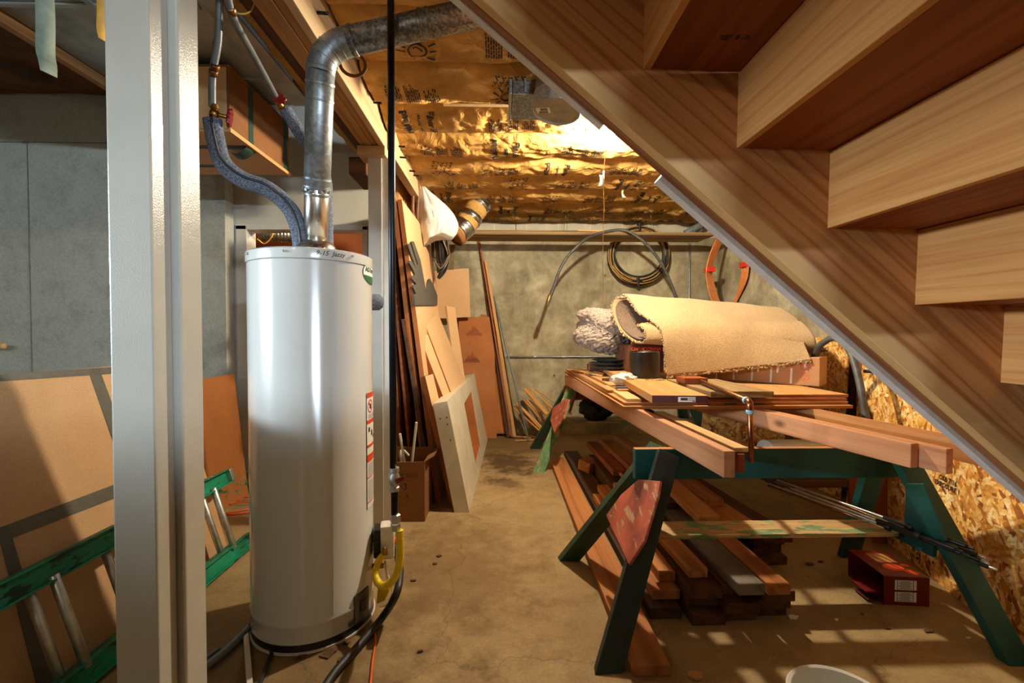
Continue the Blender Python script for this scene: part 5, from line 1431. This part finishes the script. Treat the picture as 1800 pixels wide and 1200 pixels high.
# small mouldings at the back left corner
rr = random.Random(21)
for k, (a, b, w, dz) in enumerate((((1002, 655), (1040, 652), .05, 0), ((1010, 650), (1062, 649), .06, .0), ((1008, 660), (1058, 662), .04, .0), ((1018, 645), (1050, 643), .05, .0))):
    y = 4.55 - .12 * k
    A = Vector((.735 + .01 * k, y, zq + .004 + .013 * (k % 2))); B = Vector((1.0 + .02 * k, y - .02, zq + .004 + .013 * (k % 2)))
    o = plank('moulding_offcut', A, B, w, .024, M['floor_lumber'], None); tag(o, 'short orange moulding offcut on the far left corner of the plywood', 'moulding', 'moulding offcuts at the far corner')
for k in range(3):
    A = Vector((.70 + .03 * k, 4.30 + .06 * k, zq + .046)); B = Vector((.84 + .03 * k, 3.75 + .1 * k, zq + .040))
    o = plank('thin_stick', A, B, .014, .014, M['strip'], None); tag(o, 'thin stick poking out over the left edge of the plywood', 'stick', 'sticks at the plywood edge')
o = bd('short_board', (.80, 3.45), (.98, 3.6), .07, zq + .031, .02, M['old_wood'], 'dark short board piece lying crosswise left of the wide plank')
# crumpled plastic on the boards
bm = bmesh.new(); bmesh.ops.create_icosphere(bm, subdivisions=4, radius=1)
for v in bm.verts:
    p = v.co.copy(); r_ = 1 + .35 * noise.noise(p * 2.1) + .25 * (abs(noise.noise(p * 4.3)) - .2)
    v.co = Vector((p.x * .085, p.y * .06, p.z * .042)) * r_
c = V(1096, 676, 3.15); c.z = zq + .030 + .048; c.x = .86
o = obj('plastic_wrap', bm, M['bag'], None, Matrix.Translation(c), smooth=True); tag(o, 'crumpled clear plastic on the boards left of the wide plank', 'plastic')
o = box('blue_marker', .762, .85, 2.99, 3.01, zq + .0305, zq + .043, plain('blue_grey_marker', (96, 116, 150), .4), None, .003); tag(o, 'small blue-grey marker lying left of the crumpled plastic', 'marker')
# black cylinder
cx, cy = 1.035, 3.25
lathe_o = lathe('black_canister', [(0, 0), (.103, 0), (.105, .003), (.105, .185), (.102, .188), (.099, .185), (.099, .01), (0, .01)], (cx, cy, zw), M['black'], None, n=56); tag(lathe_o, 'short wide black plastic cylinder standing on the wide plank', 'canister')
bm = bmesh.new(); 
for k in range(9):
    boxbm(rr.uniform(.02, .035), rr.uniform(.008, .014), .004, .001, bm, (rr.uniform(-.06, .06), rr.uniform(-.02, .02), .003 + .003 * (k % 3)))
o = obj('metal_bracket', bm, M['alu'], None, Matrix.Translation((cx + .01, 3.055, zw))); tag(o, 'small bent metal bracket pieces before the black cylinder', 'bracket')
# wine cartons
root = thing('wine_carton', (1.16, 3.85, zw), 'dark red-brown printed carton behind the black cylinder', 'carton')
box('carton_body', 1.045, 1.31, 3.62, 4.12, zw + .001, zw + .225, M['maroon'], root, .003)
box('printed_panel', 1.0435, 1.0447, 3.63, 3.86, zw + .01, zw + .215, M['wine_carton'], root, 0); box('printed_panel', 1.0435, 1.0447, 3.87, 4.11, zw + .01, zw + .14, M['wine_carton'], root, 0)
box('printed_panel', 1.0435, 1.0447, 3.87, 4.11, zw + .145, zw + .215, M['wine_carton'], root, 0)
bm = textbm('CHARDONNAY', .038, bold=.001); obj('carton_text', bm, M['print_red'], root, Matrix.Translation((1.178, 3.6185, zw + .19)) @ Matrix.Rotation(PI / 2, 4, 'X'))
box('carton_flap', 1.05, 1.30, 3.635, 3.64, zw + .226, zw + .25, M['cardboard_d'], root, .001)
for k in range(2):
    o = box('cardboard_divider', 1.085 + .05 * k, 1.092 + .05 * k, 3.585, 3.612, zw + .001, zw + .20, M['cardboard'], None, .001); tag(o, ('thin cardboard divider leaning on the wine carton, left one', 'thin cardboard divider leaning on the wine carton, right one')[k], 'cardboard')
# stack of dark plates at the left of the carton
for k in range(4):
    c = Vector((.93 + .02 * (k % 2), 3.95, zq + .01 + .034 * k + (.035 if k else 0)))
    o = lathe('dark_tray', [(0, 0), (.10, 0), (.15, .016), (.165, .026), (.160, .026), (.145, .018), (.095, .006), (0, .006)], c, M['plate_dark'], None, n=40); tag(o, 'dark curved plastic tray in the stack under the shaggy carpet', 'tray', 'dark trays under the shaggy carpet')
o = box('small_box', .80, .90, 4.12, 4.22, zq + .05, zq + .11, M['wine_carton'], None, .003); o.location = (.85, 4.15, zq + .08); tag(o, 'small orange-brown box behind the dark trays', 'box')
# striped cardboard box, set diagonally
A = Vector((1.47, 3.69, 0)); B = Vector((2.15, 3.01, 0)); d = (B - A).normalized(); nb = Vector((.707, .707, 0))
zb = zt2 + .002; hb = .195; dp = .26
root = thing('striped_carton', (A + B) / 2 + nb * dp / 2 + Vector((0, 0, zb)), 'pinkish cardboard carton with pale stripes beneath the carpet roll', 'carton', rz=0)
CM = fmat((A + B) / 2 + nb * dp / 2 + Vector((0, 0, zb + hb / 2)), d, (0, 0, 1))
Lc = (B - A).length
CB = obj('carton_body', boxbm(Lc, dp, hb, .003), [M['cardboard_p'], M['white_print']], root, CM)
y = -dp / 2 - .0008
def side(u, v): return CM @ Vector((u, y, v))
sgn = -1 if (CM.to_3x3() @ Vector((0, -1, 0))).dot(nb) > 0 else 1
y = y * sgn
bm = bmesh.new(); rr = random.Random(31)
for k in range(22):
    u = -Lc / 2 + .03 + k * .042; lo = (-.09, -.02, .02)[k % 3]; ln = rr.uniform(.065, .11)
    if u > Lc / 2 - .14 and k % 2: continue
    quadbm(bm, [Vector((u, y, lo)), Vector((u + .013, y, lo)), Vector((u + .017, y, min(lo + ln, hb / 2 - .004))), Vector((u + .004, y, min(lo + ln, hb / 2 - .004)))])
me = bpy.data.meshes.new('t'); bm.to_mesh(me); bm.free()
b2 = bmesh.new(); b2.from_mesh(CB.data); nf = len(b2.faces); b2.from_mesh(me); b2.faces.ensure_lookup_table()
for f in b2.faces[nf:]: f.material_index = 1
b2.to_mesh(CB.data); b2.free()
bm = bmesh.new()
for (cu, cv) in ((Lc / 2 - .085, .035), (Lc / 2 - .085, -.035)):
    for k in range(20):
        a, b = 2 * PI * k / 20, 2 * PI * (k + 1) / 20
        quadbm(bm, [Vector((cu + .027 * math.cos(a), y * 1.001, cv + .027 * math.sin(a))), Vector((cu + .027 * math.cos(b), y * 1.001, cv + .027 * math.sin(b))), Vector((cu + .023 * math.cos(b), y * 1.001, cv + .023 * math.sin(b))), Vector((cu + .023 * math.cos(a), y * 1.001, cv + .023 * math.sin(a)))])
    for k in range(3):
        a = k * 2.1 + .4; r_ = .011
        quadbm(bm, [Vector((cu + r_ * math.cos(a) + .006 * math.cos(a + q), y * 1.001, cv + r_ * math.sin(a) + .006 * math.sin(a + q))) for q in (0, 1.3, 2.9, 4.4)])
obj('recycling_marks', bm, M['print_red'], root, CM)
# ================================================================ carpet roll
root = thing('carpet_roll', (1.6, 3.5, 1.15), 'beige carpet folded into a long roll, pile side in, lying on the cartons', 'carpet')
Lo = [(1093, 521, 3.86), (1099, 519, 3.80), (1110, 532, 3.72), (1122, 549, 3.62), (1142, 562, 3.52), (1160, 577, 3.45), (1167, 603, 3.42), (1170, 632, 3.42), (1173, 662, 3.42)]
Ro = [(1350, 546, 3.75), (1368, 541, 3.62), (1384, 549, 3.52), (1402, 562, 3.42), (1404, 576, 3.32), (1408, 590, 3.22), (1414, 606, 3.14), (1420, 620, 3.08), (1426, 634, 3.04)]
def loft(Lp, Rp, n, bulge, ns, wob, m, name, thick, hem=0, seg=5, sl=0):
    L_ = crom([V(*p) for p in Lp], seg); R_ = crom([V(*p) for p in Rp], seg)
    rows = []
    for i in range(n + 1):
        s = i / n; row = []
        for j in range(len(L_)):
            f = j / (len(L_) - 1)
            p = L_[j].lerp(R_[j], s)
            p += Vector((0, -bulge * math.sin(PI * s) * f * (1 - f) * 4, .5 * bulge * math.sin(PI * s) * math.sin(PI * f)))
            q = Vector((s * ns, f * 2.2, 3)); w = noise.noise(q) * wob
            p += Vector((0, -w, w))
            if hem and j == len(L_) - 1: p.z += hem * (noise.noise(Vector((i * 1.7, 4, 1))) + .7 * (i % 2))
            row.append(p)
        rows.append(row)
    return sheet(name, rows, m, root, thick)
loft(Lo, Ro, 150, .03, 5, .012, M['carpet'], 'outer_layer', .014, .012, 6)
Li = [(1100, 522, 3.80), (1086, 524, 3.84), (1077, 536, 3.86), (1079, 556, 3.84), (1089, 578, 3.76), (1106, 594, 3.66), (1124, 602, 3.55), (1135, 597, 3.48), (1134, 580, 3.49), (1124, 571, 3.55), (1140, 569, 3.53), (1158, 582, 3.47)]
Ri = [(1372, 550, 3.62), (1366, 556, 3.66), (1364, 570, 3.68), (1370, 584, 3.64), (1380, 596, 3.56), (1398, 608, 3.44), (1416, 618, 3.30), (1432, 614, 3.16), (1433, 598, 3.14), (1422, 578, 3.22), (1405, 566, 3.34), (1404, 590, 3.26)]
o = loft(Li, Ri, 80, .0, 5, .008, M['carpet'], 'inner_fold', .018, 0, 5)
o.data.materials.append(M['carpet_in']); 
Lp = [(1099, 526, 3.78), (1088, 530, 3.815), (1082, 541, 3.83), (1084, 556, 3.81), (1093, 575, 3.74), (1108, 589, 3.65), (1123, 596, 3.55), (1130, 594, 3.49), (1129, 584, 3.50)]
Rp = [(1370, 553, 3.60), (1369, 558, 3.63), (1368, 570, 3.65), (1373, 582, 3.62), (1383, 592, 3.55), (1399, 603, 3.44), (1414, 610, 3.32), (1424, 606, 3.2), (1425, 598, 3.18)]
loft(Lp, Rp, 60, .0, 9, .012, M['carpet_in'], 'pile_side', .006, 0, 5)
# fringe of tufts along the cut edges
bm = bmesh.new(); rr = random.Random(77)
def tuft(p, r):
    b = bmesh.new(); bmesh.ops.create_icosphere(b, subdivisions=1, radius=r)
    for v in b.verts: v.co = v.co * rr.uniform(.6, 1.4) + p
    me = bpy.data.meshes.new('t'); b.to_mesh(me); b.free(); bm.from_mesh(me); bpy.data.meshes.remove(me)
for p in crom([V(*q) for q in Lo], 14): tuft(p + Vector((rr.uniform(-.012, .006), 0, rr.uniform(-.005, .005))), .0075)
for p in crom([V(*q) for q in Li], 12): tuft(p + Vector((rr.uniform(-.014, .006), 0, rr.uniform(-.005, .005))), .008)
A = V(*Lo[-1]); B = V(*Ro[-1])
for k in range(150):
    tuft(A.lerp(B, k / 149) + Vector((0, rr.uniform(-.006, .006), rr.uniform(-.010, .006) + .012 * noise.noise(Vector((k * .4, 0, 0))))), .008)
obj('cut_edge_tufts', bm, M['carpet'], root, smooth=True)
# shaggy carpet roll behind
bm = bmesh.new(); bmesh.ops.create_icosphere(bm, subdivisions=6, radius=1)
for v in bm.verts:
    p = v.co.copy()
    lob = 1 + .18 * noise.noise(p * 1.6 + Vector((3, 1, 7))) + .14 * math.sin(p.z * 5 + p.x * 3)
    sh = .08 * noise.noise(p * 14) + .09 * abs(noise.noise(p * 27)) + .05 * noise.noise(p * 45)
    q = Vector((max(-1, min(1, p.x * 1.25)) * .30, p.y * .19, p.z * .19)) * (lob + sh)
    v.co = q
o = obj('shag_carpet_roll', bm, M['shag'], None, Matrix.Translation(V(1068, 577, 4.12) + Vector((.05, 0, 0))), smooth=True); tag(o, 'grey-beige shaggy carpet roll behind the beige carpet, pile outward', 'carpet')
bm = bmesh.new(); bmesh.ops.create_icosphere(bm, subdivisions=5, radius=1)
for v in bm.verts:
    p = v.co.copy(); sh = 1 + .2 * noise.noise(p * 2) + .07 * noise.noise(p * 17) + .06 * abs(noise.noise(p * 31))
    v.co = Vector((p.x * .11, p.y * .10, p.z * .075)) * sh
o = obj('shag_carpet_end', bm, M['shag'], None, Matrix.Translation(V(1036, 573, 4.2)), smooth=True); tag(o, 'small shaggy carpet end poking out left of the shaggy roll', 'carpet')
# black hose arching at the right end
o = tube('rubber_hose', [V(1420, 640, 3.25), V(1432, 625, 3.15), V(1442, 606, 3.08), V(1466, 594, 2.98), V(1490, 611, 2.88), V(1507, 655, 2.78), V(1520, 725, 2.68), V(1526, 780, 2.62), V(1528, 850, 2.6)], .021, M['grey_hose'], None); tag(o, 'thick dark hose arching beyond the right end of the carpet roll', 'hose')
# ================================================================ right wall boards
def osbsheet(pts, th, m, lab):
    return tag(prism('osb_sheet', pts, th, m, None, .001), lab, 'osb sheet')
# big sheet on its long edge leaning on the right wall
a = Vector((2.52, 3.24, .0)); b = Vector((2.02, 1.45, .0)); up = Vector((.10, -.03, 1.22))
BIG = osbsheet([a, b, b + up, a + up], Vector((.011, -.003, -.001)), M['osb_w'], 'large pale strand board sheet leaning along the right wall under the stairs')
nb_ = (b - a).cross(up).normalized()
if nb_.x > 0: nb_ = -nb_
# printed grade marks on the sheet
def onb(px, py): return P(px, py, a + nb_ * .0015, nb_)
def printed(text, size, px, py, rot, m=M['print']):
    o_ = onb(px, py); x = (b - a).normalized(); yv = nb_.cross(x)
    bm = textbm(text, size, bold=.001)
    return obj('printed_marks', bm, m, BIG, fmat(o_, x, nb_) @ Matrix.Rotation(rot, 4, 'Z'))
printed('9 mm\n32/16', .05, 1610, 965, PI / 2 + .1); printed('OSB 7/16\nEXPOSURE 1', .034, 1665, 850, .0)
o = osbsheet([Vector((2.60, 3.98, .002)), Vector((2.60, 3.40, .002)), Vector((2.655, 3.40, 1.245)), Vector((2.655, 3.98, 1.245))], Vector((.011, 0, 0)), M['osb'], 'golden strand board sheet standing behind the end of the carpet roll')
o2 = osbsheet([Vector((1.76, 3.97, .3)), Vector((2.33, 3.72, .3)), V(1385, 752, 3.7), V(1236, 718, 3.95)], Vector((.004, .011, 0)), M['osb'], 'dim strand board piece standing under the plywood stack')
for k, (px, Y, w, m) in enumerate(((1502, 3.36, .05, M['dark_wood']), (1514, 3.30, .045, M['red_wood']), (1524, 3.25, .04, M['dark_wood']))):
    A = V(px, 990, Y); A.z = 0.003; B = V(px + 6, 612, Y + .05)
    o = plank('dark_board', A, B, .09, w * .5, m, None, (-.6, -1, 0)); tag(o, ('dark brown board standing between strand board sheets, leftmost', 'reddish board standing between the strand board sheets', 'dark brown board standing between strand board sheets, beside the big sheet')[k], 'board')
o = cyl('wall_bracket', V(1518, 652, 3.1), V(1536, 653, 3.05), .012, M['iron'], None, 10); tag(o, 'short black bar sticking out above the big strand board', 'bar')
o = cyl('wall_bracket', V(1436, 617, 3.3), V(1455, 616, 3.3), .006, M['iron'], None, 8); tag(o, 'thin black rod tip beside the hose arch', 'bar')
# white rounded plastic roll behind the front sawhorse beam
A = V(1345, 795, 2.95); B = V(1500, 800, 2.95)
o = lathe('plastic_sheet_roll', [(0, 0), (.10, 0), (.115, .006), (.115, .50), (.10, .506), (0, .506)], (A.x, 2.95, .46), M['bucket'], None, (1, .08, -.02), 40); tag(o, 'white rounded plastic roll seen above the front sawhorse beam', 'plastic roll')
o = box('wood_crate', A.x, A.x + .5, 2.82, 3.08, .30, .344, M['old_wood'], None, .003); tag(o, 'dark board under the white plastic roll', 'board')
# boards standing behind the right sawhorse legs
for k, (px, Y) in enumerate(((1502, 2.78), (1545, 2.70))):
    A = V(px, 990, Y); A.z = .003; B = V(px + 2, 790, Y + .06)
    o = plank('reddish_board', A, B, .085, .02, M['red_wood'], None, (0, -1, 0)); tag(o, ('worn reddish board standing behind the front sawhorse, left one', 'worn reddish board standing behind the front sawhorse, right one')[k], 'board')
# bundle of rods
rr = random.Random(14)
RODS = [((1352, 850), (1690, 972), 0), ((1358, 848), (1718, 975), 1), ((1366, 846), (1700, 960), 2), ((1350, 856), (1738, 996), 3), ((1362, 852), (1680, 965), 4), ((1374, 848), (1724, 985), 5)]
for a_, b_, k in RODS:
    A = V(*a_, 2.75); B = V(*b_, 1.80); A.z += .004 * k; 
    d = (B - A).normalized(); L = (B - A).length
    root = thing('slim_rod', A, 'slim metal rod with black grip in the bundle across the front sawhorse', 'rod', 'rods bundled across the sawhorse')
    cyl('shaft', A, A + d * L * .72, .0055, M['alu'] if k % 2 == 0 else M['copper_old'], root, 10)
    cyl('grip', A + d * L * .66, B, .0095, M['black'], root, 12)
    lathe('collar', [(0, 0), (.016, 0), (.018, .004), (.018, .018), (.014, .024), (0, .024)], A + d * L * (.70 + .035 * k), M['rubber'], root, d, 14)
    cyl('tip', B, B + d * .025, .006, M['alu'] if k % 2 else M['rubber'], root, 10)
# red food carton on the floor
q = [F(1552, 1063), F(1634, 1064)]
fl = F(1553, 1062); fr = F(1633, 1066)
x = (fr - fl).normalized(); yv = Vector((-x.y, x.x, 0)); Wc = (fr - fl).length
hc = .135; dc = .26
root = thing('food_carton', (fl + fr) / 2 + yv * dc / 2, 'opened dark red food carton on the floor under the front sawhorse', 'carton')
CM2 = fmat((fl + fr) / 2 + yv * dc / 2 + Vector((0, 0, hc / 2 + .001)), x, (0, 0, 1))
bm = bmesh.new()
for sx, sy, sz, c in ((Wc, dc, .003, (0, 0, hc / 2)), (Wc, dc, .003, (0, 0, -hc / 2)), (Wc, .003, hc, (0, -dc / 2, 0)), (Wc, .003, hc, (0, dc / 2, 0)), (.003, dc, hc, (Wc / 2, 0, 0))): boxbm(sx, sy, sz, .0008, bm, c)
obj('carton_body', bm, M['red_carton'], root, CM2)
obj('open_flap', boxbm(.07, .10, .002, 0, None, (-Wc / 2 - .035, -dc / 2 + .06, -.02)), M['red_carton'], root, CM2)
obj('open_flap', boxbm(.07, .10, .002, 0, None, (-Wc / 2 - .033, -dc / 2 + .06, -.055)), M['maroon'], root, CM2)
bm = bmesh.new()
for v0 in (-.052, .004): boxbm(.095, .001, .046, 0, bm, (-.005, -dc / 2 - .0022, v0 + .025))
obj('fact_panels', bm, M['label'], root, CM2)
bm = bmesh.new()
for v0 in (-.052, .004):
    for k in range(9): boxbm(.06 - .01 * (k % 3), .0006, .0016, 0, bm, (-.008, -dc / 2 - .003, v0 + .006 + k * .0046))
    for u in (-.042, .028): boxbm(.002, .0006, .046, 0, bm, (u, -dc / 2 - .003, v0 + .025))
obj('fact_print', bm, M['print'], root, CM2)
bm = boxbm(.10, .09, .0008, 0, None, (.01, .05, hc / 2 + .0022)); obj('top_label', bm, M['cardboard'], root, CM2)
bm = bmesh.new()
for (cx, cy, r) in ((.0, -.045, .045), (.055, -.085, .03), (.07, -.02, .02)):
    vs = [bm.verts.new((cx + r * math.cos(2 * PI * k / 20), cy + r * .8 * math.sin(2 * PI * k / 20), hc / 2 + .0024)) for k in range(20)]; bm.faces.new(vs)
obj('food_picture', bm, M['print_red'], root, CM2)
# white bucket at the bottom edge
c = V(1465, 1200, 1.22)
root = thing('plastic_bucket', (c.x, 1.2, 0), 'white plastic bucket whose rim shows at the bottom right edge', 'bucket')
lathe('bucket_body', [(0, .036), (.105, .036), (.11, .04), (.128, .318), (.133, .322), (.135, .33), (.130, .336), (.122, .332), (.118, .30), (.10, .046), (0, .046)], (c.x, 1.18, -.034), M['bucket'], root, n=56)
# ================================================================ lumber on the floor under the saw horses, tones darkened partly for shade
def fb(n0, n1, w, z, t, m, lab, group=None):
    return tag(plank('floor_board', (n0[0], n0[1], z), (n1[0], n1[1], z), w, t, M[m], None, base=True), lab, 'lumber', group)
fb((.563, 1.665), (.561, 4.5), .148, .001, .04, 'floor_lumber', 'long orange plank on the floor along the left side of the lumber pile')
fb((.74, 2.0), (.73, 4.7), .14, .001, .05, 'dark_wood', 'long dark plank on the floor right of the orange plank')
fb((.765, 2.06), (.745, 3.32), .13, .053, .044, 'floor_lumber', 'board on the dark plank, lowest of three with ends behind the red gusset')
fb((.795, 2.13), (.765, 3.38), .08, .099, .044, 'floor_lumber', 'board behind the red gusset, middle of the three stacked there')
fb((.915, 2.06), (.86, 3.27), .088, .152, .044, 'fir', 'knotty board beneath the stretcher with a chipped end')
for k in range(3):
    for j in range(3):
        fb((.915 + .155 * j, 1.95 + .03 * ((k * 2 + j) % 3)), (.90 + .15 * j, 4.2 - .1 * j), .148, .001 + .05 * k, .047, 'old_wood', 'dark board in the lower stack under the sawhorses', 'dark boards in the lower stack')
fb((1.085, 1.915), (1.05, 3.4), .115, .152, .046, 'grey_wood', 'grey weathered board on the dark stack under the stretcher')
fb((1.205, 1.915), (1.17, 3.5), .10, .152, .047, 'floor_lumber', 'orange board beside the grey board with its end over the floor')
fb((1.02, 2.75), (1.0, 3.9), .12, .20, .04, 'old_wood', 'dark board above the grey board, set farther back')
fb((1.30, 2.42), (1.18, 3.9), .20, .20, .045, 'floor_lumber', 'wide brown board sloping back on the right of the pile')
fb((1.50, 2.45), (1.42, 3.9), .17, .001, .047, 'old_wood', 'dark board on the floor at the right of the pile, bottom', )
fb((1.50, 2.50), (1.40, 3.9), .17, .05, .047, 'old_wood', 'dark board on the right of the pile, middle')
fb((1.50, 2.48), (1.40, 3.9), .18, .099, .047, 'old_wood', 'dark board on the right of the pile, third up')
fb((1.50, 2.40), (1.36, 3.9), .17, .148, .047, 'old_wood', 'broad dark board on top at the right of the pile')
fb((1.13, 2.41), (1.14, 3.4), .12, .2475, .045, 'fir', 'light grooved board seen just under the front sawhorse beam')
fb((1.27, 2.66), (1.25, 3.6), .12, .2475, .045, 'floor_lumber', 'orange board end right of the light grooved board')
fb((1.02, 3.0), (.98, 4.2), .11, .25, .04, 'floor_lumber', 'orange board farther back left of the light grooved board')
fb((1.16, 3.75), (1.14, 4.35), .10, .25, .045, 'fir', 'light short board end far back beneath the plywood')
fb((.90, 3.4), (.87, 4.3), .10, .20, .045, 'red_wood', 'reddish board far back in the pile above the block')
c = V(1036, 808, 4.02)
o = obj('wood_block', boxbm(.15, .13, .09, .004), M['floor_lumber'], None, Matrix.Translation((.79, 4.02, .103)) @ Matrix.Rotation(.7, 4, 'Z') @ Matrix.Rotation(.12, 4, 'X')); tag(o, 'square cut wood block lying turned on the dark plank', 'wood block')
o = cyl('thin_rod', (.92, 3.2, .215), (.86, 4.0, .215), .012, M['strip'], None, 10); tag(o, 'thin round stick lying in the pile behind the gusset boards', 'stick')
# black bag and cable on the back sawhorse stretcher
bm = bmesh.new(); bmesh.ops.create_icosphere(bm, subdivisions=5, radius=1)
for v in bm.verts:
    p = v.co.copy(); s = 1 + .22 * noise.noise(p * 2.2) + .14 * abs(noise.noise(p * 5))
    v.co = Vector((p.x * .16, p.y * .10, p.z * .12)) * s
    v.co.z = max(v.co.z, -.115)
o = obj('black_bag', bm, M['bin_bag'], None, Matrix.Translation((.96, 4.515, .525)), smooth=True); tag(o, 'crumpled shiny black bag on the back sawhorse stretcher', 'bag')
# small litter on the floor at the right
rr = random.Random(6)
for k, (px, py, s) in enumerate(((1392, 1085, .03), (1424, 992, .03), (1442, 988, .02), (1470, 1090, .012), (1632, 1110, .03), (1515, 1080, .01), (1702, 1122, .012), (1560, 1105, .012))):
    c = F(px, py); pts = [(c.x + s * rr.uniform(.5, 1.3) * math.cos(a), c.y + s * .6 * rr.uniform(.5, 1.3) * math.sin(a), .0005) for a in (0.2, 1.4, 2.6, 3.9, 5.2)]
    o = prism('debris_crumb', pts, (0, 0, .006), M['dark_debris'] if k not in (0, 3, 6) else M['label'], None, .001); tag(o, 'small scrap of litter on the floor under the front sawhorse', 'debris', 'litter under the sawhorse')
c = F(1222, 1190); o = prism('stone_chip', [(c.x + .03 * math.cos(a), c.y + .022 * math.sin(a), .0005) for a in (0, 1.1, 2.2, 3.3, 4.6, 5.5)], (0, 0, .014), M['cardboard'], None, .003); tag(o, 'tan chip on the floor at the end of the orange plank', 'debris')
# ================================================================ lights
def area(name, loc, rot, sx, sy, e, col):
    l = bpy.data.lights.new(name, 'AREA'); l.shape = 'RECTANGLE'; l.size = sx; l.size_y = sy; l.energy = e; l.color = col
    o = bpy.data.objects.new(name, l); C.objects.link(o); o.location = loc; o.rotation_euler = rot; return o
area('daylight_front_window', (4.3, -7.0, 2.12), (math.radians(90), 0, math.radians(34)), 2.8, .14, 850, (.72, .87, 1.0))
area('daylight_side_window', (-8.0, -1.5, 2.2), (math.radians(90), 0, math.radians(-65)), 3.4, .45, 1550, (.72, .87, 1.0))
BULB.active_material.node_tree.nodes['Principled BSDF'].inputs['Emission Strength'].default_value = 4500
pl = bpy.data.lights.new('closet_bulb', 'POINT'); pl.energy = 22; pl.color = (1, .84, .6); pl.shadow_soft_size = .04
plo = bpy.data.objects.new('closet_bulb', pl); C.objects.link(plo); plo.location = (-1.9, 4.35, 2.35)
pl = bpy.data.lights.new('rear_bulb', 'POINT'); pl.energy = 30; pl.color = (1, .85, .64); pl.shadow_soft_size = .05
plo = bpy.data.objects.new('rear_bulb', pl); C.objects.link(plo); plo.location = (-1.3, -1.3, 2.4)
w = bpy.data.worlds.new('world'); bpy.context.scene.world = w; w.use_nodes = True
w.node_tree.nodes['Background'].inputs[0].default_value = (.75, .87, 1, 1); w.node_tree.nodes['Background'].inputs[1].default_value = .12
vs = bpy.context.scene.view_settings
vs.view_transform = 'Standard'; vs.look = 'None'; vs.gamma = 1; vs.use_curve_mapping = False; vs.exposure = -.12
